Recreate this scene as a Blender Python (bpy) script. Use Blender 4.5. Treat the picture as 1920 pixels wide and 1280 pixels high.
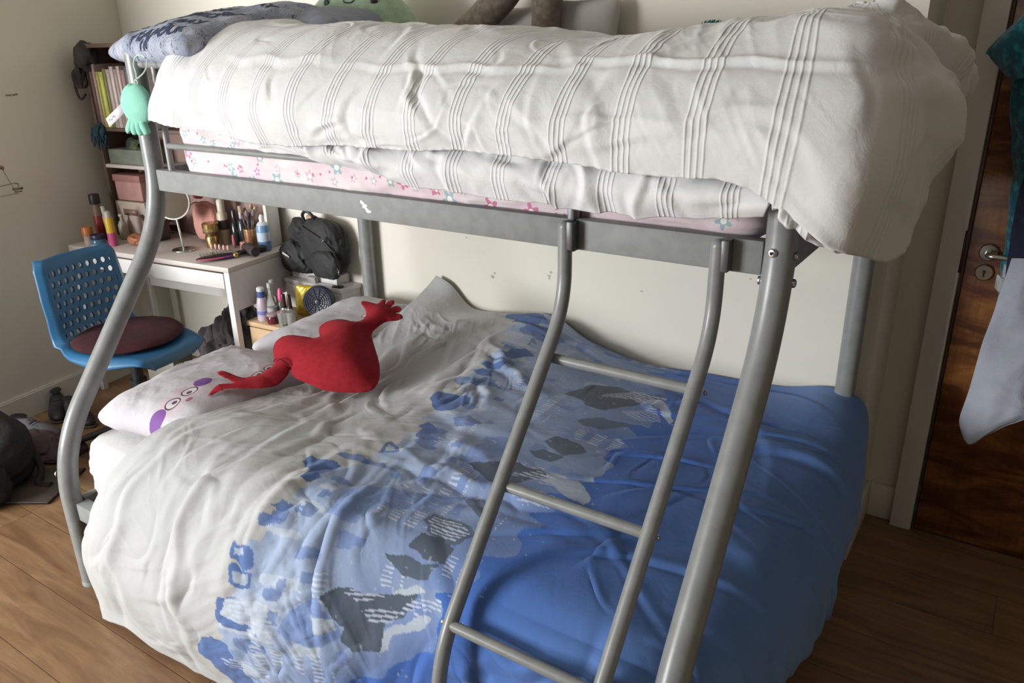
import bpy, bmesh, math, random
import numpy as np
from mathutils import Vector, Matrix, Euler, geometry
PI = math.pi
for o in list(bpy.data.objects): bpy.data.objects.remove(o)
SC = bpy.context.scene
COL = SC.collection

# ------------------------------------------------------------------ camera
cam_d = bpy.data.cameras.new('camera'); cam = bpy.data.objects.new('camera', cam_d); COL.objects.link(cam)
R_ = Vector((0.83193305, 0.554559, -0.01875393)); U_ = Vector((-0.18489165, 0.30891905, 0.93294378)); F_ = Vector((-0.52316582, 0.77267932, -0.35953329))
cam.matrix_world = Matrix(((R_.x, U_.x, -F_.x, 2.32574), (R_.y, U_.y, -F_.y, -2.42467), (R_.z, U_.z, -F_.z, 1.61952), (0, 0, 0, 1)))
cam_d.sensor_width = 36; cam_d.lens = 1468.48 / 1920 * 36; cam_d.clip_start = .05
SC.camera = cam

# ------------------------------------------------------------------ light
SC.view_settings.view_transform = 'Standard'; SC.view_settings.look = 'None'
SC.view_settings.gamma = 1; SC.view_settings.use_curve_mapping = False
SC.view_settings.exposure = 0.0
w = bpy.data.worlds.new('sky'); SC.world = w; w.use_nodes = True
w.node_tree.nodes['Background'].inputs[0].default_value = (.75, .85, 1, 1)
w.node_tree.nodes['Background'].inputs[1].default_value = .6
def area(name, loc, target, sx, sy, power, col):
    d = bpy.data.lights.new(name, 'AREA'); d.shape = 'RECTANGLE'; d.size = sx; d.size_y = sy; d.energy = power; d.color = col
    o = bpy.data.objects.new(name, d); COL.objects.link(o); o.location = loc
    o.rotation_euler = (Vector(target) - Vector(loc)).to_track_quat('-Z', 'Y').to_euler(); return o
# daylight entering through the window in the front wall, far behind the camera's left shoulder
area('window_daylight', (-1.65, -4.93, 1.45), (-1.35, 0, 1.42), 1.8, 1.3, 300, (.97, .99, 1.0))

# ------------------------------------------------------------------ node helper
class X:
    def __init__(s, nt, sock): s.nt, s.s = nt, sock
    def _m(s, op, *a, clamp=False):
        n = s.nt.nodes.new('ShaderNodeMath'); n.operation = op; n.use_clamp = clamp
        for i, v in enumerate((s,) + a):
            if isinstance(v, X): s.nt.links.new(v.s, n.inputs[i])
            else: n.inputs[i].default_value = v
        return X(s.nt, n.outputs[0])
    def __add__(s, o): return s._m('ADD', o)
    def __sub__(s, o): return s._m('SUBTRACT', o)
    def __mul__(s, o): return s._m('MULTIPLY', o)
    def __truediv__(s, o): return s._m('DIVIDE', o)
    def __gt__(s, o): return s._m('GREATER_THAN', o)
    def __lt__(s, o): return s._m('LESS_THAN', o)
    def abs(s): return s._m('ABSOLUTE')
    def floor(s): return s._m('FLOOR')
    def fract(s): return s._m('FRACT')
    def sin(s): return s._m('SINE')
    def cos(s): return s._m('COSINE')
    def pow(s, o): return s._m('POWER', o)
    def max(s, o): return s._m('MAXIMUM', o)
    def min(s, o): return s._m('MINIMUM', o)
    def atan2(s, o): return s._m('ARCTAN2', o)
    def rng(s, a, b, c=0, d=1):
        n = s.nt.nodes.new('ShaderNodeMapRange'); s.nt.links.new(s.s, n.inputs[0])
        for i, v in enumerate((a, b, c, d)): n.inputs[i + 1].default_value = v
        return X(s.nt, n.outputs[0])
class M:
    """small wrapper round a node material"""
    def __init__(s, name, col=(.5, .5, .5), rough=.6, metal=0., spec=.5, **kw):
        s.m = bpy.data.materials.new(name); s.m.use_nodes = True; s.nt = s.m.node_tree; s.b = s.nt.nodes['Principled BSDF']
        s.b.inputs['Base Color'].default_value = (*col, 1); s.b.inputs['Roughness'].default_value = rough
        s.b.inputs['Metallic'].default_value = metal; s.b.inputs['Specular IOR Level'].default_value = spec
        for k, v in kw.items(): s.b.inputs[k.replace('_', ' ')].default_value = v
    def node(s, t, **kw):
        n = s.nt.nodes.new(t)
        for k, v in kw.items():
            if k.startswith('i_'): n.inputs[k[2:].replace('_', ' ')].default_value = v
            else: setattr(n, k, v)
        return n
    def link(s, a, b): s.nt.links.new(a.s if isinstance(a, X) else a, b); return s
    def obj(s): return s.node('ShaderNodeTexCoord').outputs['Object']
    def uv(s): return s.node('ShaderNodeTexCoord').outputs['UV']
    def sep(s, v):
        n = s.node('ShaderNodeSeparateXYZ'); s.nt.links.new(v, n.inputs[0]); return [X(s.nt, q) for q in n.outputs]
    def comb(s, x, y, z=0.):
        n = s.node('ShaderNodeCombineXYZ')
        for i, v in enumerate((x, y, z)):
            if isinstance(v, X): s.nt.links.new(v.s, n.inputs[i])
            else: n.inputs[i].default_value = v
        return n.outputs[0]
    def noise(s, vec, scale, detail=3, rough=.5, dist=0.):
        n = s.node('ShaderNodeTexNoise'); n.inputs['Scale'].default_value = scale; n.inputs['Detail'].default_value = detail
        n.inputs['Roughness'].default_value = rough; n.inputs['Distortion'].default_value = dist
        s.nt.links.new(vec, n.inputs['Vector']); return X(s.nt, n.outputs['Fac'])
    def white(s, vec):
        n = s.node('ShaderNodeTexWhiteNoise'); n.noise_dimensions = '3D'; s.nt.links.new(vec, n.inputs['Vector']); return X(s.nt, n.outputs['Value'])
    def mix(s, fac, a, b):
        n = s.node('ShaderNodeMix'); n.data_type = 'RGBA'
        for i, v in ((0, fac), (6, a), (7, b)):
            if isinstance(v, X): s.nt.links.new(v.s, n.inputs[i])
            elif isinstance(v, (int, float)): n.inputs[i].default_value = v
            elif isinstance(v, tuple): n.inputs[i].default_value = (*v, 1)
            else: s.nt.links.new(v, n.inputs[i])
        return n.outputs[2]
    def col(s, v): s.nt.links.new(v, s.b.inputs['Base Color']); return s
    def bump(s, h, strength=.3, dist=.01):
        n = s.node('ShaderNodeBump'); n.inputs['Strength'].default_value = strength; n.inputs['Distance'].default_value = dist
        s.nt.links.new(h.s, n.inputs['Height'])
        if s.b.inputs['Normal'].links: s.nt.links.new(s.b.inputs['Normal'].links[0].from_socket, n.inputs['Normal'])
        s.nt.links.new(n.outputs[0], s.b.inputs['Normal']); return s
def mottled(name, a, b, scale=6, rough=.6, bump=0., bscale=80, **kw):
    m = M(name, a, rough, **kw); v = m.obj(); m.col(m.mix(m.noise(v, scale).rng(.35, .65), a, b))
    if bump: m.bump(m.noise(v, bscale, 4), bump, .004)
    return m.m
_cache = {}
def plain(col, rough=.5, metal=0., name='plastic', **kw):
    k = (col, rough, metal, str(kw))
    if k not in _cache:
        m = M(name, col, rough, metal, **kw); v = m.obj()
        m.col(m.mix(m.noise(v, 25, 3).rng(.3, .7), tuple(c * .9 for c in col), tuple(min(1, c * 1.08) for c in col))); _cache[k] = m.m
    return _cache[k]

# ------------------------------------------------------------------ mesh helpers
def link(name, me, mat, parent=None, smooth=True):
    if mat is not None:
        for m in (mat if isinstance(mat, (list, tuple)) else [mat]): me.materials.append(m)
    if smooth: me.polygons.foreach_set('use_smooth', [True] * len(me.polygons))
    me.update(); o = bpy.data.objects.new(name, me); COL.objects.link(o)
    if parent is not None: adopt(o, parent)
    return o
def adopt(o, parent):
    o.parent = parent
    if parent.parent is None: o.matrix_parent_inverse = parent.matrix_basis.inverted()
def ob(name, bm, mat, parent=None, smooth=True, bevel=0., local=False):
    if bevel: bmesh.ops.bevel(bm, geom=[e for e in bm.edges if len(e.link_faces) == 2 and e.calc_face_angle(0) > .6], offset=bevel, segments=2, affect='EDGES', profile=.5, clamp_overlap=True)
    bmesh.ops.recalc_face_normals(bm, faces=bm.faces)
    if smooth:
        for e in bm.edges:
            if len(e.link_faces) == 2 and e.calc_face_angle(0) > .7: e.smooth = False
    me = bpy.data.meshes.new(name); bm.to_mesh(me); bm.free()
    o = link(name, me, mat, None, smooth)
    if parent is not None:
        o.parent = parent
        if not local and parent.parent is None: o.matrix_parent_inverse = parent.matrix_basis.inverted()
    return o
def thing(name, label, cat, loc=(0, 0, 0), group=None, rz=0.):
    o = bpy.data.objects.new(name, None); COL.objects.link(o); o.location = loc; o.rotation_euler = (0, 0, rz)
    o.empty_display_size = .05; return tag(o, label, cat, group)
def tag(o, label, cat, group=None):
    o['label'] = label; o['category'] = cat
    if group: o['group'] = group
    return o
def struct(o): o['kind'] = 'structure'; return o
def box(bm, c, s, rot=None):
    mat = Matrix.Translation(c) @ (rot if rot is not None else Matrix.Identity(4)) @ Matrix.Diagonal((*s, 1))
    return bmesh.ops.create_cube(bm, size=1, matrix=mat)['verts']
def bx(x0, x1, y0, y1, z0, z1):
    bm = bmesh.new(); box(bm, ((x0 + x1) / 2, (y0 + y1) / 2, (z0 + z1) / 2), (abs(x1 - x0), abs(y1 - y0), abs(z1 - z0))); return bm
def lathe(bm, prof, c=(0, 0, 0), seg=24, mat=None):
    T = Matrix.Translation(c) @ (mat if mat is not None else Matrix.Identity(4)); rings = []
    for r, z in prof:
        rings.append([bm.verts.new(T @ Vector((max(r, 1e-4) * math.cos(2 * PI * k / seg), max(r, 1e-4) * math.sin(2 * PI * k / seg), z))) for k in range(seg)])
    for a, b in zip(rings, rings[1:]):
        for k in range(seg): bm.faces.new((a[k], a[(k + 1) % seg], b[(k + 1) % seg], b[k]))
    bm.faces.new(list(reversed(rings[0]))); bm.faces.new(rings[-1]); return bm
def crom(P, n):
    P = [Vector(p) for p in P]; out = []
    for i in range(len(P) - 1):
        a, b, c, d = P[max(i - 1, 0)], P[i], P[i + 1], P[min(i + 2, len(P) - 1)]
        for k in range(n):
            t = k / n; out.append(.5 * ((2 * b) + (c - a) * t + (2 * a - 5 * b + 4 * c - d) * t * t + (3 * b - a - 3 * c + d) * t ** 3))
    out.append(P[-1]); return out
def bend(P, r, n=8):
    """polyline with rounded corners"""
    P = [Vector(p) for p in P]; out = [P[0]]
    for a, b, c in zip(P, P[1:], P[2:]):
        d1 = (a - b).normalized(); d2 = (c - b).normalized(); q = min(r, (a - b).length * .48, (c - b).length * .48)
        p0, p1 = b + d1 * q, b + d2 * q
        for k in range(n + 1):
            t = k / n; out.append(p0 * (1 - t) ** 2 + b * 2 * t * (1 - t) + p1 * t * t)
    out.append(P[-1]); return out
def tube(bm, path, r, seg=16, squash=None):
    P = [Vector(p) for p in path]; n = None; rings = []
    for i, p in enumerate(P):
        t = (P[min(i + 1, len(P) - 1)] - P[max(i - 1, 0)]).normalized()
        if n is None: n = t.orthogonal().normalized()
        n = (n - t * n.dot(t)).normalized(); b = t.cross(n)
        rr = r[i] if isinstance(r, (list, tuple)) else r
        rings.append([bm.verts.new(p + n * rr * math.cos(2 * PI * k / seg) + b * rr * math.sin(2 * PI * k / seg)) for k in range(seg)])
    for a, c in zip(rings, rings[1:]):
        for k in range(seg): bm.faces.new((a[k], a[(k + 1) % seg], c[(k + 1) % seg], c[k]))
    bm.faces.new(list(reversed(rings[0]))); bm.faces.new(rings[-1]); return bm

# ------------------------------------------------------------------ cloth surfaces (numpy)
def _h(ix, iy, seed):
    n = (ix.astype(np.int64) * 374761393 + iy.astype(np.int64) * 668265263 + seed * 1442695041) & 0xffffffff
    n = ((n ^ (n >> 13)) * 1274126177) & 0xffffffff
    return ((n ^ (n >> 16)) & 0xffff) / 65535.0
def vnoise(x, y, seed=0):
    ix, iy = np.floor(x), np.floor(y); fx, fy = x - ix, y - iy
    fx = fx ** 3 * (fx * (fx * 6 - 15) + 10); fy = fy ** 3 * (fy * (fy * 6 - 15) + 10)
    a, b, c, d = _h(ix, iy, seed), _h(ix + 1, iy, seed), _h(ix, iy + 1, seed), _h(ix + 1, iy + 1, seed)
    return (a * (1 - fx) + b * fx) * (1 - fy) + (c * (1 - fx) + d * fx) * fy
def fbm(x, y, seed=0, o=4):
    s = 0; a = .5
    for i in range(o): s = s + a * vnoise(x * 2 ** i + 17 * i, y * 2 ** i - 9 * i, seed + i); a *= .5
    return s * 2 - 1
def ridged(x, y, seed=0, o=3):
    s = 0; a = .6
    for i in range(o):
        n = 1 - np.abs(vnoise(x * 2 ** i + 3.7 * i, y * 2 ** i, seed + 11 * i) * 2 - 1); s = s + a * n ** 3; a *= .5
    return s
def crmat(n, m):
    """interpolation matrix (m samples from n control values, Catmull-Rom)"""
    A = np.zeros((m, n))
    for j in range(m):
        t = j / (m - 1) * (n - 1); i = min(int(t), n - 2); t -= i
        for k, wt in zip((i - 1, i, i + 1, i + 2), (-.5 * t + t * t - .5 * t ** 3, 1 - 2.5 * t * t + 1.5 * t ** 3, .5 * t + 2 * t * t - 1.5 * t ** 3, -.5 * t * t + .5 * t ** 3)):
            A[j, min(max(k, 0), n - 1)] += wt
    return A
def loft(C, nu, nv):
    C = np.array(C, float); return np.einsum('ai,ijk,bj->abk', crmat(C.shape[0], nu), C, crmat(C.shape[1], nv))
def normals(P):
    du = np.gradient(P, axis=0); dv = np.gradient(P, axis=1); n = np.cross(du, dv); return n / (np.linalg.norm(n, axis=2, keepdims=True) + 1e-9)
def arclen(P):
    a = np.concatenate([[0], np.cumsum(np.linalg.norm(np.diff(P, axis=0), axis=2).mean(1))])
    b = np.concatenate([[0], np.cumsum(np.linalg.norm(np.diff(P, axis=1), axis=2).mean(0))])
    return np.meshgrid(a, b, indexing='ij')
def creases(S, T, n, seed, sr, tr, length, width, amp, ang, angvar, power=1.):
    """n long soft folds, each a gently curved ridge across the cloth"""
    rg = np.random.RandomState(seed); H = np.zeros_like(S)
    for i in range(n):
        s0, t0 = rg.uniform(*sr), rg.uniform(*tr); L = length * rg.uniform(.45, 1.4); w = width * rg.uniform(.55, 1.5); a = ang + rg.normal() * angvar
        A = amp * rg.uniform(.4, 1.) * (1 if rg.rand() < .6 else -.8); k = rg.normal() * .3 / L
        c, s = math.cos(a), math.sin(a); p = (S - s0) * c + (T - t0) * s; q = -(S - s0) * s + (T - t0) * c + k * p * p
        w2 = w * (1 + .5 * np.abs(p) / L); e = np.exp(-(p / L) ** 2 * 2)
        q = q + w * 1.2 * np.sin(p / L * 3 + i); H += A * e * (np.exp(-np.abs(np.where(q > 0, q / w2, q / (w2 * 2.2))) ** 1.6) - .4 * np.exp(-((q - w2 * 1.9) / w2) ** 2))
    return H
def drape(S, T, ang, along, across, seed, warp=.35):
    c, s = math.cos(ang), math.sin(ang); p, q = S * c + T * s, -S * s + T * c
    q = q / across + warp * 2 * fbm(S / along * .8, T / along * .8, seed + 50, 2); return (ridged(p / along, q, seed, 2) - .45) * np.clip(.3 + 1.5 * (fbm(S / along * .6 + 7, T / along * .6, seed + 60, 2)), 0, 1)
def fold(S, T, s0, t0, s1, t1, wd, am, cv=0.):
    a = math.atan2(t1 - t0, s1 - s0); Lh = math.hypot(s1 - s0, t1 - t0) / 2; c, s = math.cos(a), math.sin(a); mx, my = (s0 + s1) / 2, (t0 + t1) / 2
    p = (S - mx) * c + (T - my) * s; q = -(S - mx) * s + (T - my) * c + cv * ((p / Lh) ** 2 - 1) * Lh + wd * .6 * np.sin(p * 40 + s0 * 9)
    return am * np.exp(-(p / Lh) ** 2 * 1.6) * (np.exp(-np.abs(q / wd) ** 1.5) - .5 * np.exp(-((q - wd * 2) / wd) ** 2))
def grid_obj(name, P, mat, parent=None, uv=None, cols=None, thick=0., flip=False, close_u=False):
    nu, nv = P.shape[:2]; me = bpy.data.meshes.new(name)
    idx = np.arange(nu * nv).reshape(nu, nv)
    if close_u: idx = np.vstack([idx, idx[:1]])
    a, b, c, d = idx[:-1, :-1], idx[1:, :-1], idx[1:, 1:], idx[:-1, 1:]
    q = np.stack([a, b, c, d] if not flip else [a, d, c, b], -1).reshape(-1, 4)
    me.vertices.add(nu * nv); me.vertices.foreach_set('co', P.reshape(-1).astype(np.float32))
    me.loops.add(len(q) * 4); me.loops.foreach_set('vertex_index', q.reshape(-1).astype(np.int32))
    me.polygons.add(len(q)); me.polygons.foreach_set('loop_start', np.arange(0, len(q) * 4, 4, dtype=np.int32))
    me.update(calc_edges=True)
    if uv is not None:
        l = me.uv_layers.new(name='UVMap'); u = np.stack(uv, -1).reshape(-1, 2); l.data.foreach_set('uv', u[q.reshape(-1)].reshape(-1).astype(np.float32))
    if cols is not None:
        at = me.color_attributes.new('print', 'FLOAT_COLOR', 'POINT')
        cc = np.concatenate([cols.reshape(-1, 3), np.ones((nu * nv, 1))], 1); at.data.foreach_set('color', cc.reshape(-1).astype(np.float32))
    me.validate()
    o = link(name, me, mat, parent)
    if thick:
        m = o.modifiers.new('thickness', 'SOLIDIFY'); m.thickness = thick; m.offset = -1
    return o
def pillow_pts(sx, sy, h, nu=60, nv=60, corner=.12, seed=0, wr=.006, sag=0.):
    """both faces of a pillow as one closed sheet: returns top and bottom grids"""
    a = np.linspace(-1, 1, nu); b = np.linspace(-1, 1, nv); A, B = np.meshgrid(a, b, indexing='ij')
    rc = 1 - .13 * np.abs(A * B) ** 4; px = A * sx * rc * (1 - corner * (1 - B ** 2) * np.abs(A) ** 1.5); py = B * sy * rc * (1 - corner * (1 - A ** 2) * np.abs(B) ** 1.5)
    t = np.clip((1 - np.abs(A) ** 3.2) * (1 - np.abs(B) ** 3.2), 0, 1) ** .5
    rad = np.maximum(np.abs(A), np.abs(B)); ed = np.clip((rad - .45) / .55, 0, 1)
    wav = fbm(A * 2.1 * sx / .3 + seed, B * 2.1 * sy / .3, seed, 3) * .5 + .9 * drape(A * sx + seed, B * sy, .9, .16, .05, seed + 5) + .35 * drape(A * sx + seed, B * sy, 2.2, .08, .03, seed + 8)
    top = h * t + t * wr * 4 * wav * (.5 + ed); bot = -h * t * (1 - .3 * sag) + t * wr * 3 * fbm(A * 3, B * 3, seed + 9, 3)
    return np.stack([px, py, top], -1), np.stack([px, py, bot], -1), (A, B)
def xform(P, mt):
    m = np.array(mt); return P @ m[:3, :3].T + m[:3, 3]
def pillow(name, sx, sy, h, mt, mat, parent=None, seed=0, wr=.006, corner=.12, nu=60):
    t, b, (A, B) = pillow_pts(sx, sy, h, nu, nu, corner, seed, wr); t = xform(t, mt); b = xform(b, mt)
    # one sheet: top then bottom, seams welded
    me_o = grid_obj(name, t, mat, None, uv=((A + 1) / 2, (B + 1) / 2))
    bmx = bmesh.new(); bmx.from_mesh(me_o.data); me2 = grid_obj('tmp', b, None, None, uv=((A + 1) / 2, (B + 1) / 2), flip=True)
    bmx.from_mesh(me2.data); bpy.data.objects.remove(me2); bmesh.ops.remove_doubles(bmx, verts=bmx.verts, dist=.0008)
    bmesh.ops.recalc_face_normals(bmx, faces=bmx.faces)
    bmx.to_mesh(me_o.data); bmx.free(); me_o.data.polygons.foreach_set('use_smooth', [True] * len(me_o.data.polygons)); me_o.data.update()
    if parent is not None: adopt(me_o, parent)
    return me_o
def inflate(name, outline, h, frame, mat, parent=None, step=.012, rad=.09, bulge=None, smooth=45):
    """stuffed toy / cushion from an outline; frame = (origin, ex, ey, en)"""
    pts = [Vector(p) for p in outline]; n = len(pts); dense = []
    for i in range(n):
        a, b = pts[i], pts[(i + 1) % n]; k = max(1, int((b - a).length / step))
        for j in range(k): dense.append(a.lerp(b, j / k))
    D = np.array([(p.x, p.y) for p in dense]); nb = len(dense)
    x0, y0 = D.min(0); x1, y1 = D.max(0); gx, gy = np.meshgrid(np.arange(x0, x1, step), np.arange(y0, y1, step * .87)); gx = gx + (np.arange(gx.shape[0]) % 2)[:, None] * step / 2
    G = np.stack([gx.ravel(), gy.ravel()], -1); inside = np.zeros(len(G), bool); A = np.array([(p.x, p.y) for p in pts]); Bq = np.roll(A, -1, 0)
    for a, b in zip(A, Bq):
        c = ((a[1] > G[:, 1]) != (b[1] > G[:, 1])); 
        with np.errstate(divide='ignore', invalid='ignore'): xx = (b[0] - a[0]) * (G[:, 1] - a[1]) / (b[1] - a[1]) + a[0]
        inside ^= c & (G[:, 0] < xx)
    dist = np.sqrt(((G[:, None] - D[None]) ** 2).sum(2)).min(1); G = G[inside & (dist > step * .55)]
    V = [Vector(p) for p in D] + [Vector(p) for p in G]
    res = geometry.delaunay_2d_cdt(V, [], [list(range(nb))], 1, 1e-6)
    vs = np.array([(v.x, v.y) for v in res[0]]); fs = res[2]
    d = np.sqrt(((vs[:, None] - D[None]) ** 2).sum(2)).min(1)
    t = np.clip(d / rad, 0, 1); hh = h * np.sqrt(np.clip(1 - (1 - t) ** 2, 0, 1)) * (.45 + .55 * np.clip(d / rad, 0, 1)) 
    nbr = [[] for _ in vs]
    for f in fs:
        for i in range(len(f)): nbr[f[i]].append(f[i - 1]); nbr[f[i - 1]].append(f[i])
    mxn = max(len(q) for q in nbr); NB = np.array([q + [i] * (mxn - len(q)) if q else [i] * mxn for i, q in enumerate(nbr)])
    for _ in range(smooth): h2 = hh[NB].mean(1); hh = np.where(d > 1e-5, h2, 0)
    hh = hh + np.where(d > .004, fbm(vs[:, 0] * 9, vs[:, 1] * 9, 5, 3) * .006 * np.minimum(d / .02, 1), 0)
    o_, ex, ey, en = [np.array(q) for q in frame]
    off = bulge(vs) if bulge else 0
    base = o_ + vs[:, :1] * ex + vs[:, 1:] * ey + (np.zeros((len(vs), 1)) + off) * en
    top = base + hh[:, None] * en; bot = base - .7 * hh[:, None] * en
    bm = bmesh.new(); tv = [bm.verts.new(p) for p in top]; bv = [tv[i] if d[i] < 1e-5 else bm.verts.new(bot[i]) for i in range(len(vs))]
    for f in fs:
        try: bm.faces.new([tv[i] for i in f])
        except ValueError: pass
        g = [bv[i] for i in reversed(f)]
        if any(bv[i] is not tv[i] for i in f):
            try: bm.faces.new(g)
            except ValueError: pass
    bmesh.ops.recalc_face_normals(bm, faces=bm.faces)
    me = bpy.data.meshes.new(name); bm.to_mesh(me); bm.free(); return link(name, me, mat, parent)
def blob(bm, c, s, seed=0, amp=.15, sub=4, rot=None, freq=4., flat=True, power=1.):
    """lumpy soft solid"""
    v = bmesh.ops.create_icosphere(bm, subdivisions=sub, radius=1)['verts']; m = rot if rot is not None else Matrix.Identity(3)
    co = np.array([p.co for p in v]); 
    if power != 1: co = np.sign(co) * np.abs(co) ** power
    n = fbm(co[:, 0] * freq * .5 + co[:, 2] * 1.7 + seed, co[:, 1] * freq * .5 - co[:, 2] * 1.3, seed, 4) + .5 * (ridged(co[:, 0] * freq * .6 + co[:, 2], co[:, 1] * freq * .6 - co[:, 2], seed + 3, 2) - .5)
    co = co * (1 + amp * n)[:, None]
    for p, q in zip(v, co):
        z = q[2]
        if flat: z = max(z, -.75)
        p.co = Vector(c) + m @ Vector((q[0] * s[0], q[1] * s[1], z * s[2]))
    return v
random.seed(4)

# ------------------------------------------------------------------ shared materials
def wallmat(name, a, b, stains=True):
    m = M(name, a, .75); v = m.obj(); m.col(m.mix(m.noise(v, 1.5, 4).rng(.3, .7), a, b)); m.bump(m.noise(v, 160, 3), .12, .002).bump(m.noise(v, 9, 2), .1, .01); return m.m
WALL = wallmat('painted_plaster', (.74, .71, .62), (.69, .66, .575))
TRIM = mottled('gloss_trim_paint', (.72, .70, .63), (.66, .64, .57), 4, .4)
CEIL = wallmat('ceiling_paint', (.70, .69, .66), (.66, .65, .62))
FAR = wallmat('bounce_cut_dark_plaster', (.24, .21, .155), (.20, .175, .13))  # unseen walls coloured dark to hold down bounced light
def floormat():
    m = M('laminate_floor', rough=.42); x, y, z = m.sep(m.obj()); W = .195; L = 1.28
    row = ((y + 1.548) / W).floor(); sh = m.white(m.comb(row, 3.)) * L; px = (x + sh + .3) / L; ci = px.floor()
    rnd = m.white(m.comb(row, ci, 1.)); v2 = m.comb(x * 1.6 + rnd * 31, y * 11 + rnd * 17, rnd * 9)
    g = m.noise(v2, 1.6, 7, .62, 1.2); g2 = m.noise(m.comb(x * 3 + rnd * 5, y * 70, rnd), 2.2, 4, .6, .4)
    c = m.mix(g.rng(.3, .7), (.135, .066, .030), (.37, .225, .12)); c = m.mix(g2.rng(.42, .62) * .35, c, (.19, .11, .058)); c = m.mix(rnd * .35, c, (.29, .165, .083))
    fy = ((y + 1.548) / W).fract(); fx = px.fract(); e = ((fy.min(fy * -1 + 1)) * W).min((fx.min(fx * -1 + 1)) * L)
    gap = (e < .0011); c = m.mix(gap * .8, c, (.05, .028, .015)); m.col(c)
    m.bump(g2 * .3 + e.rng(0, .003), .25, .002); return m.m
FLOOR = floormat()
def steel(name='grey_painted_steel', rough=.34):
    m = M(name, (.24, .25, .245), rough, .0); v = m.obj(); m.col(m.mix(m.noise(v, 30, 4).rng(.35, .65), (.215, .225, .22), (.255, .265, .26)))
    m.bump(m.noise(v, 260, 2), .06, .001); return m.m
STEEL = steel(); STEEL_R = steel('grey_painted_flat_steel', .62)
CHROME = plain((.62, .62, .60), .25, 1., 'chrome')
BLACKP = plain((.012, .012, .014), .45, 0, 'black_plastic')

# ------------------------------------------------------------------ room
YW = -.031; XC = 2.0086; D = .29; XL = -1.585
def wq(name, pts, mat, thick=.06):
    """wall panel from four corner points (thickness away from the room)"""
    bm = bmesh.new(); v = [bm.verts.new(p) for p in pts]; f = bm.faces.new(v)
    me = bpy.data.meshes.new(name); bm.to_mesh(me); bm.free(); o = link(name, me, mat, None, False)
    m = o.modifiers.new('thickness', 'SOLIDIFY'); m.thickness = thick; m.offset = -1; return struct(o)
H = 2.45; YF = -5.0; XR = 3.15
ob('floor', bx(-3.5, 3.3, YF - .1, .5, -.06, 0), FLOOR, smooth=False)['kind'] = 'structure'
ob('ceiling', bx(-3.5, 3.3, YF - .1, .5, H, H + .06), CEIL, smooth=False)['kind'] = 'structure'
ob('wall_back', bx(-1.8, XC, YW, YW + .12 + D, 0, H), WALL, smooth=False)['kind'] = 'structure'
ob('wall_recess', bx(XC, XR + .1, D, D + .1, 0, H), WALL, smooth=False)['kind'] = 'structure'
ob('wall_right', bx(XR, XR + .1, YF, D, 0, H), FAR, smooth=False)['kind'] = 'structure'
bm = bmesh.new()
for x0, x1, z0, z1 in ((-3.4, -2.55, 0, H), (-.65, XR, 0, H), (-2.55, -.65, 0, .77), (-2.55, -.65, 2.22, H)): box(bm, ((x0 + x1) / 2, YF - .06, (z0 + z1) / 2), (x1 - x0, .12, z1 - z0))
struct(ob('wall_front', bm, FAR, smooth=False)); ob('wall_side', bx(-3.5, -3.4, YF, -1.7, 0, H), FAR, smooth=False)['kind'] = 'structure'
ob('wall_added_bay', bx(-3.4, -1.42, -1.75, -1.65, 0, H), FAR, smooth=False)['kind'] = 'structure'  # added unseen bay: room widened so window light comes from farther off
# left wall turned slightly off square, ended short so daylight passes its front end
AL = .155; lenL = 3.75
def LW(t, z, off=0.):   # t metres forward from the back-left corner
    c, s = math.cos(AL), math.sin(AL); return Vector((XL + t * s + off * c, YW - t * c + off * s, z))
bm = bmesh.new(); RL = Matrix.Rotation(AL, 4, 'Z')
box(bm, LW(.80, H / 2, -.06), (.12, 1.80, H), RL)
wl = struct(ob('wall_left', bm, WALL, smooth=False))
bm = bmesh.new()
for x0, x1, z0, z1 in ((-2.55, -.65, .77, .82), (-2.55, -.65, 2.17, 2.22), (-2.55, -2.5, .82, 2.17), (-.7, -.65, .82, 2.17), (-1.62, -1.58, .82, 2.17)): box(bm, ((x0 + x1) / 2, YF - .09, (z0 + z1) / 2), (x1 - x0, .05, z1 - z0))
win = struct(ob('window_1', bm, TRIM, smooth=False))
g = M('window_glass', (1, 1, 1), .02, **{'Transmission_Weight': 1.0, 'IOR': 1.01}); ob('pane', bx(-2.5, -.7, YF - .098, YF - .092, .82, 2.17), g.m, win)
bm = bmesh.new(); box(bm, LW(.84, .055, .008), (.016, 1.68, .11), RL); box(bm, LW(.84, .113, .005), (.010, 1.68, .008), RL); struct(ob('baseboard_left', bm, TRIM, smooth=False))
ob('baseboard_back', bx(-1.5, XC + .016, YW - .016, YW, 0, .13), TRIM, bevel=.003)['kind'] = 'structure'
ob('baseboard_return', bx(XC, XC + .016, YW, D, 0, .13), TRIM, bevel=.003)['kind'] = 'structure'
ob('baseboard_recess', bx(XC + .016, 2.106, D - .016, D, 0, .13), TRIM, bevel=.003)['kind'] = 'structure'
ob('baseboard_right', bx(XR - .016, XR, YF, D, 0, .13), TRIM, bevel=.003)['kind'] = 'structure'
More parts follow.
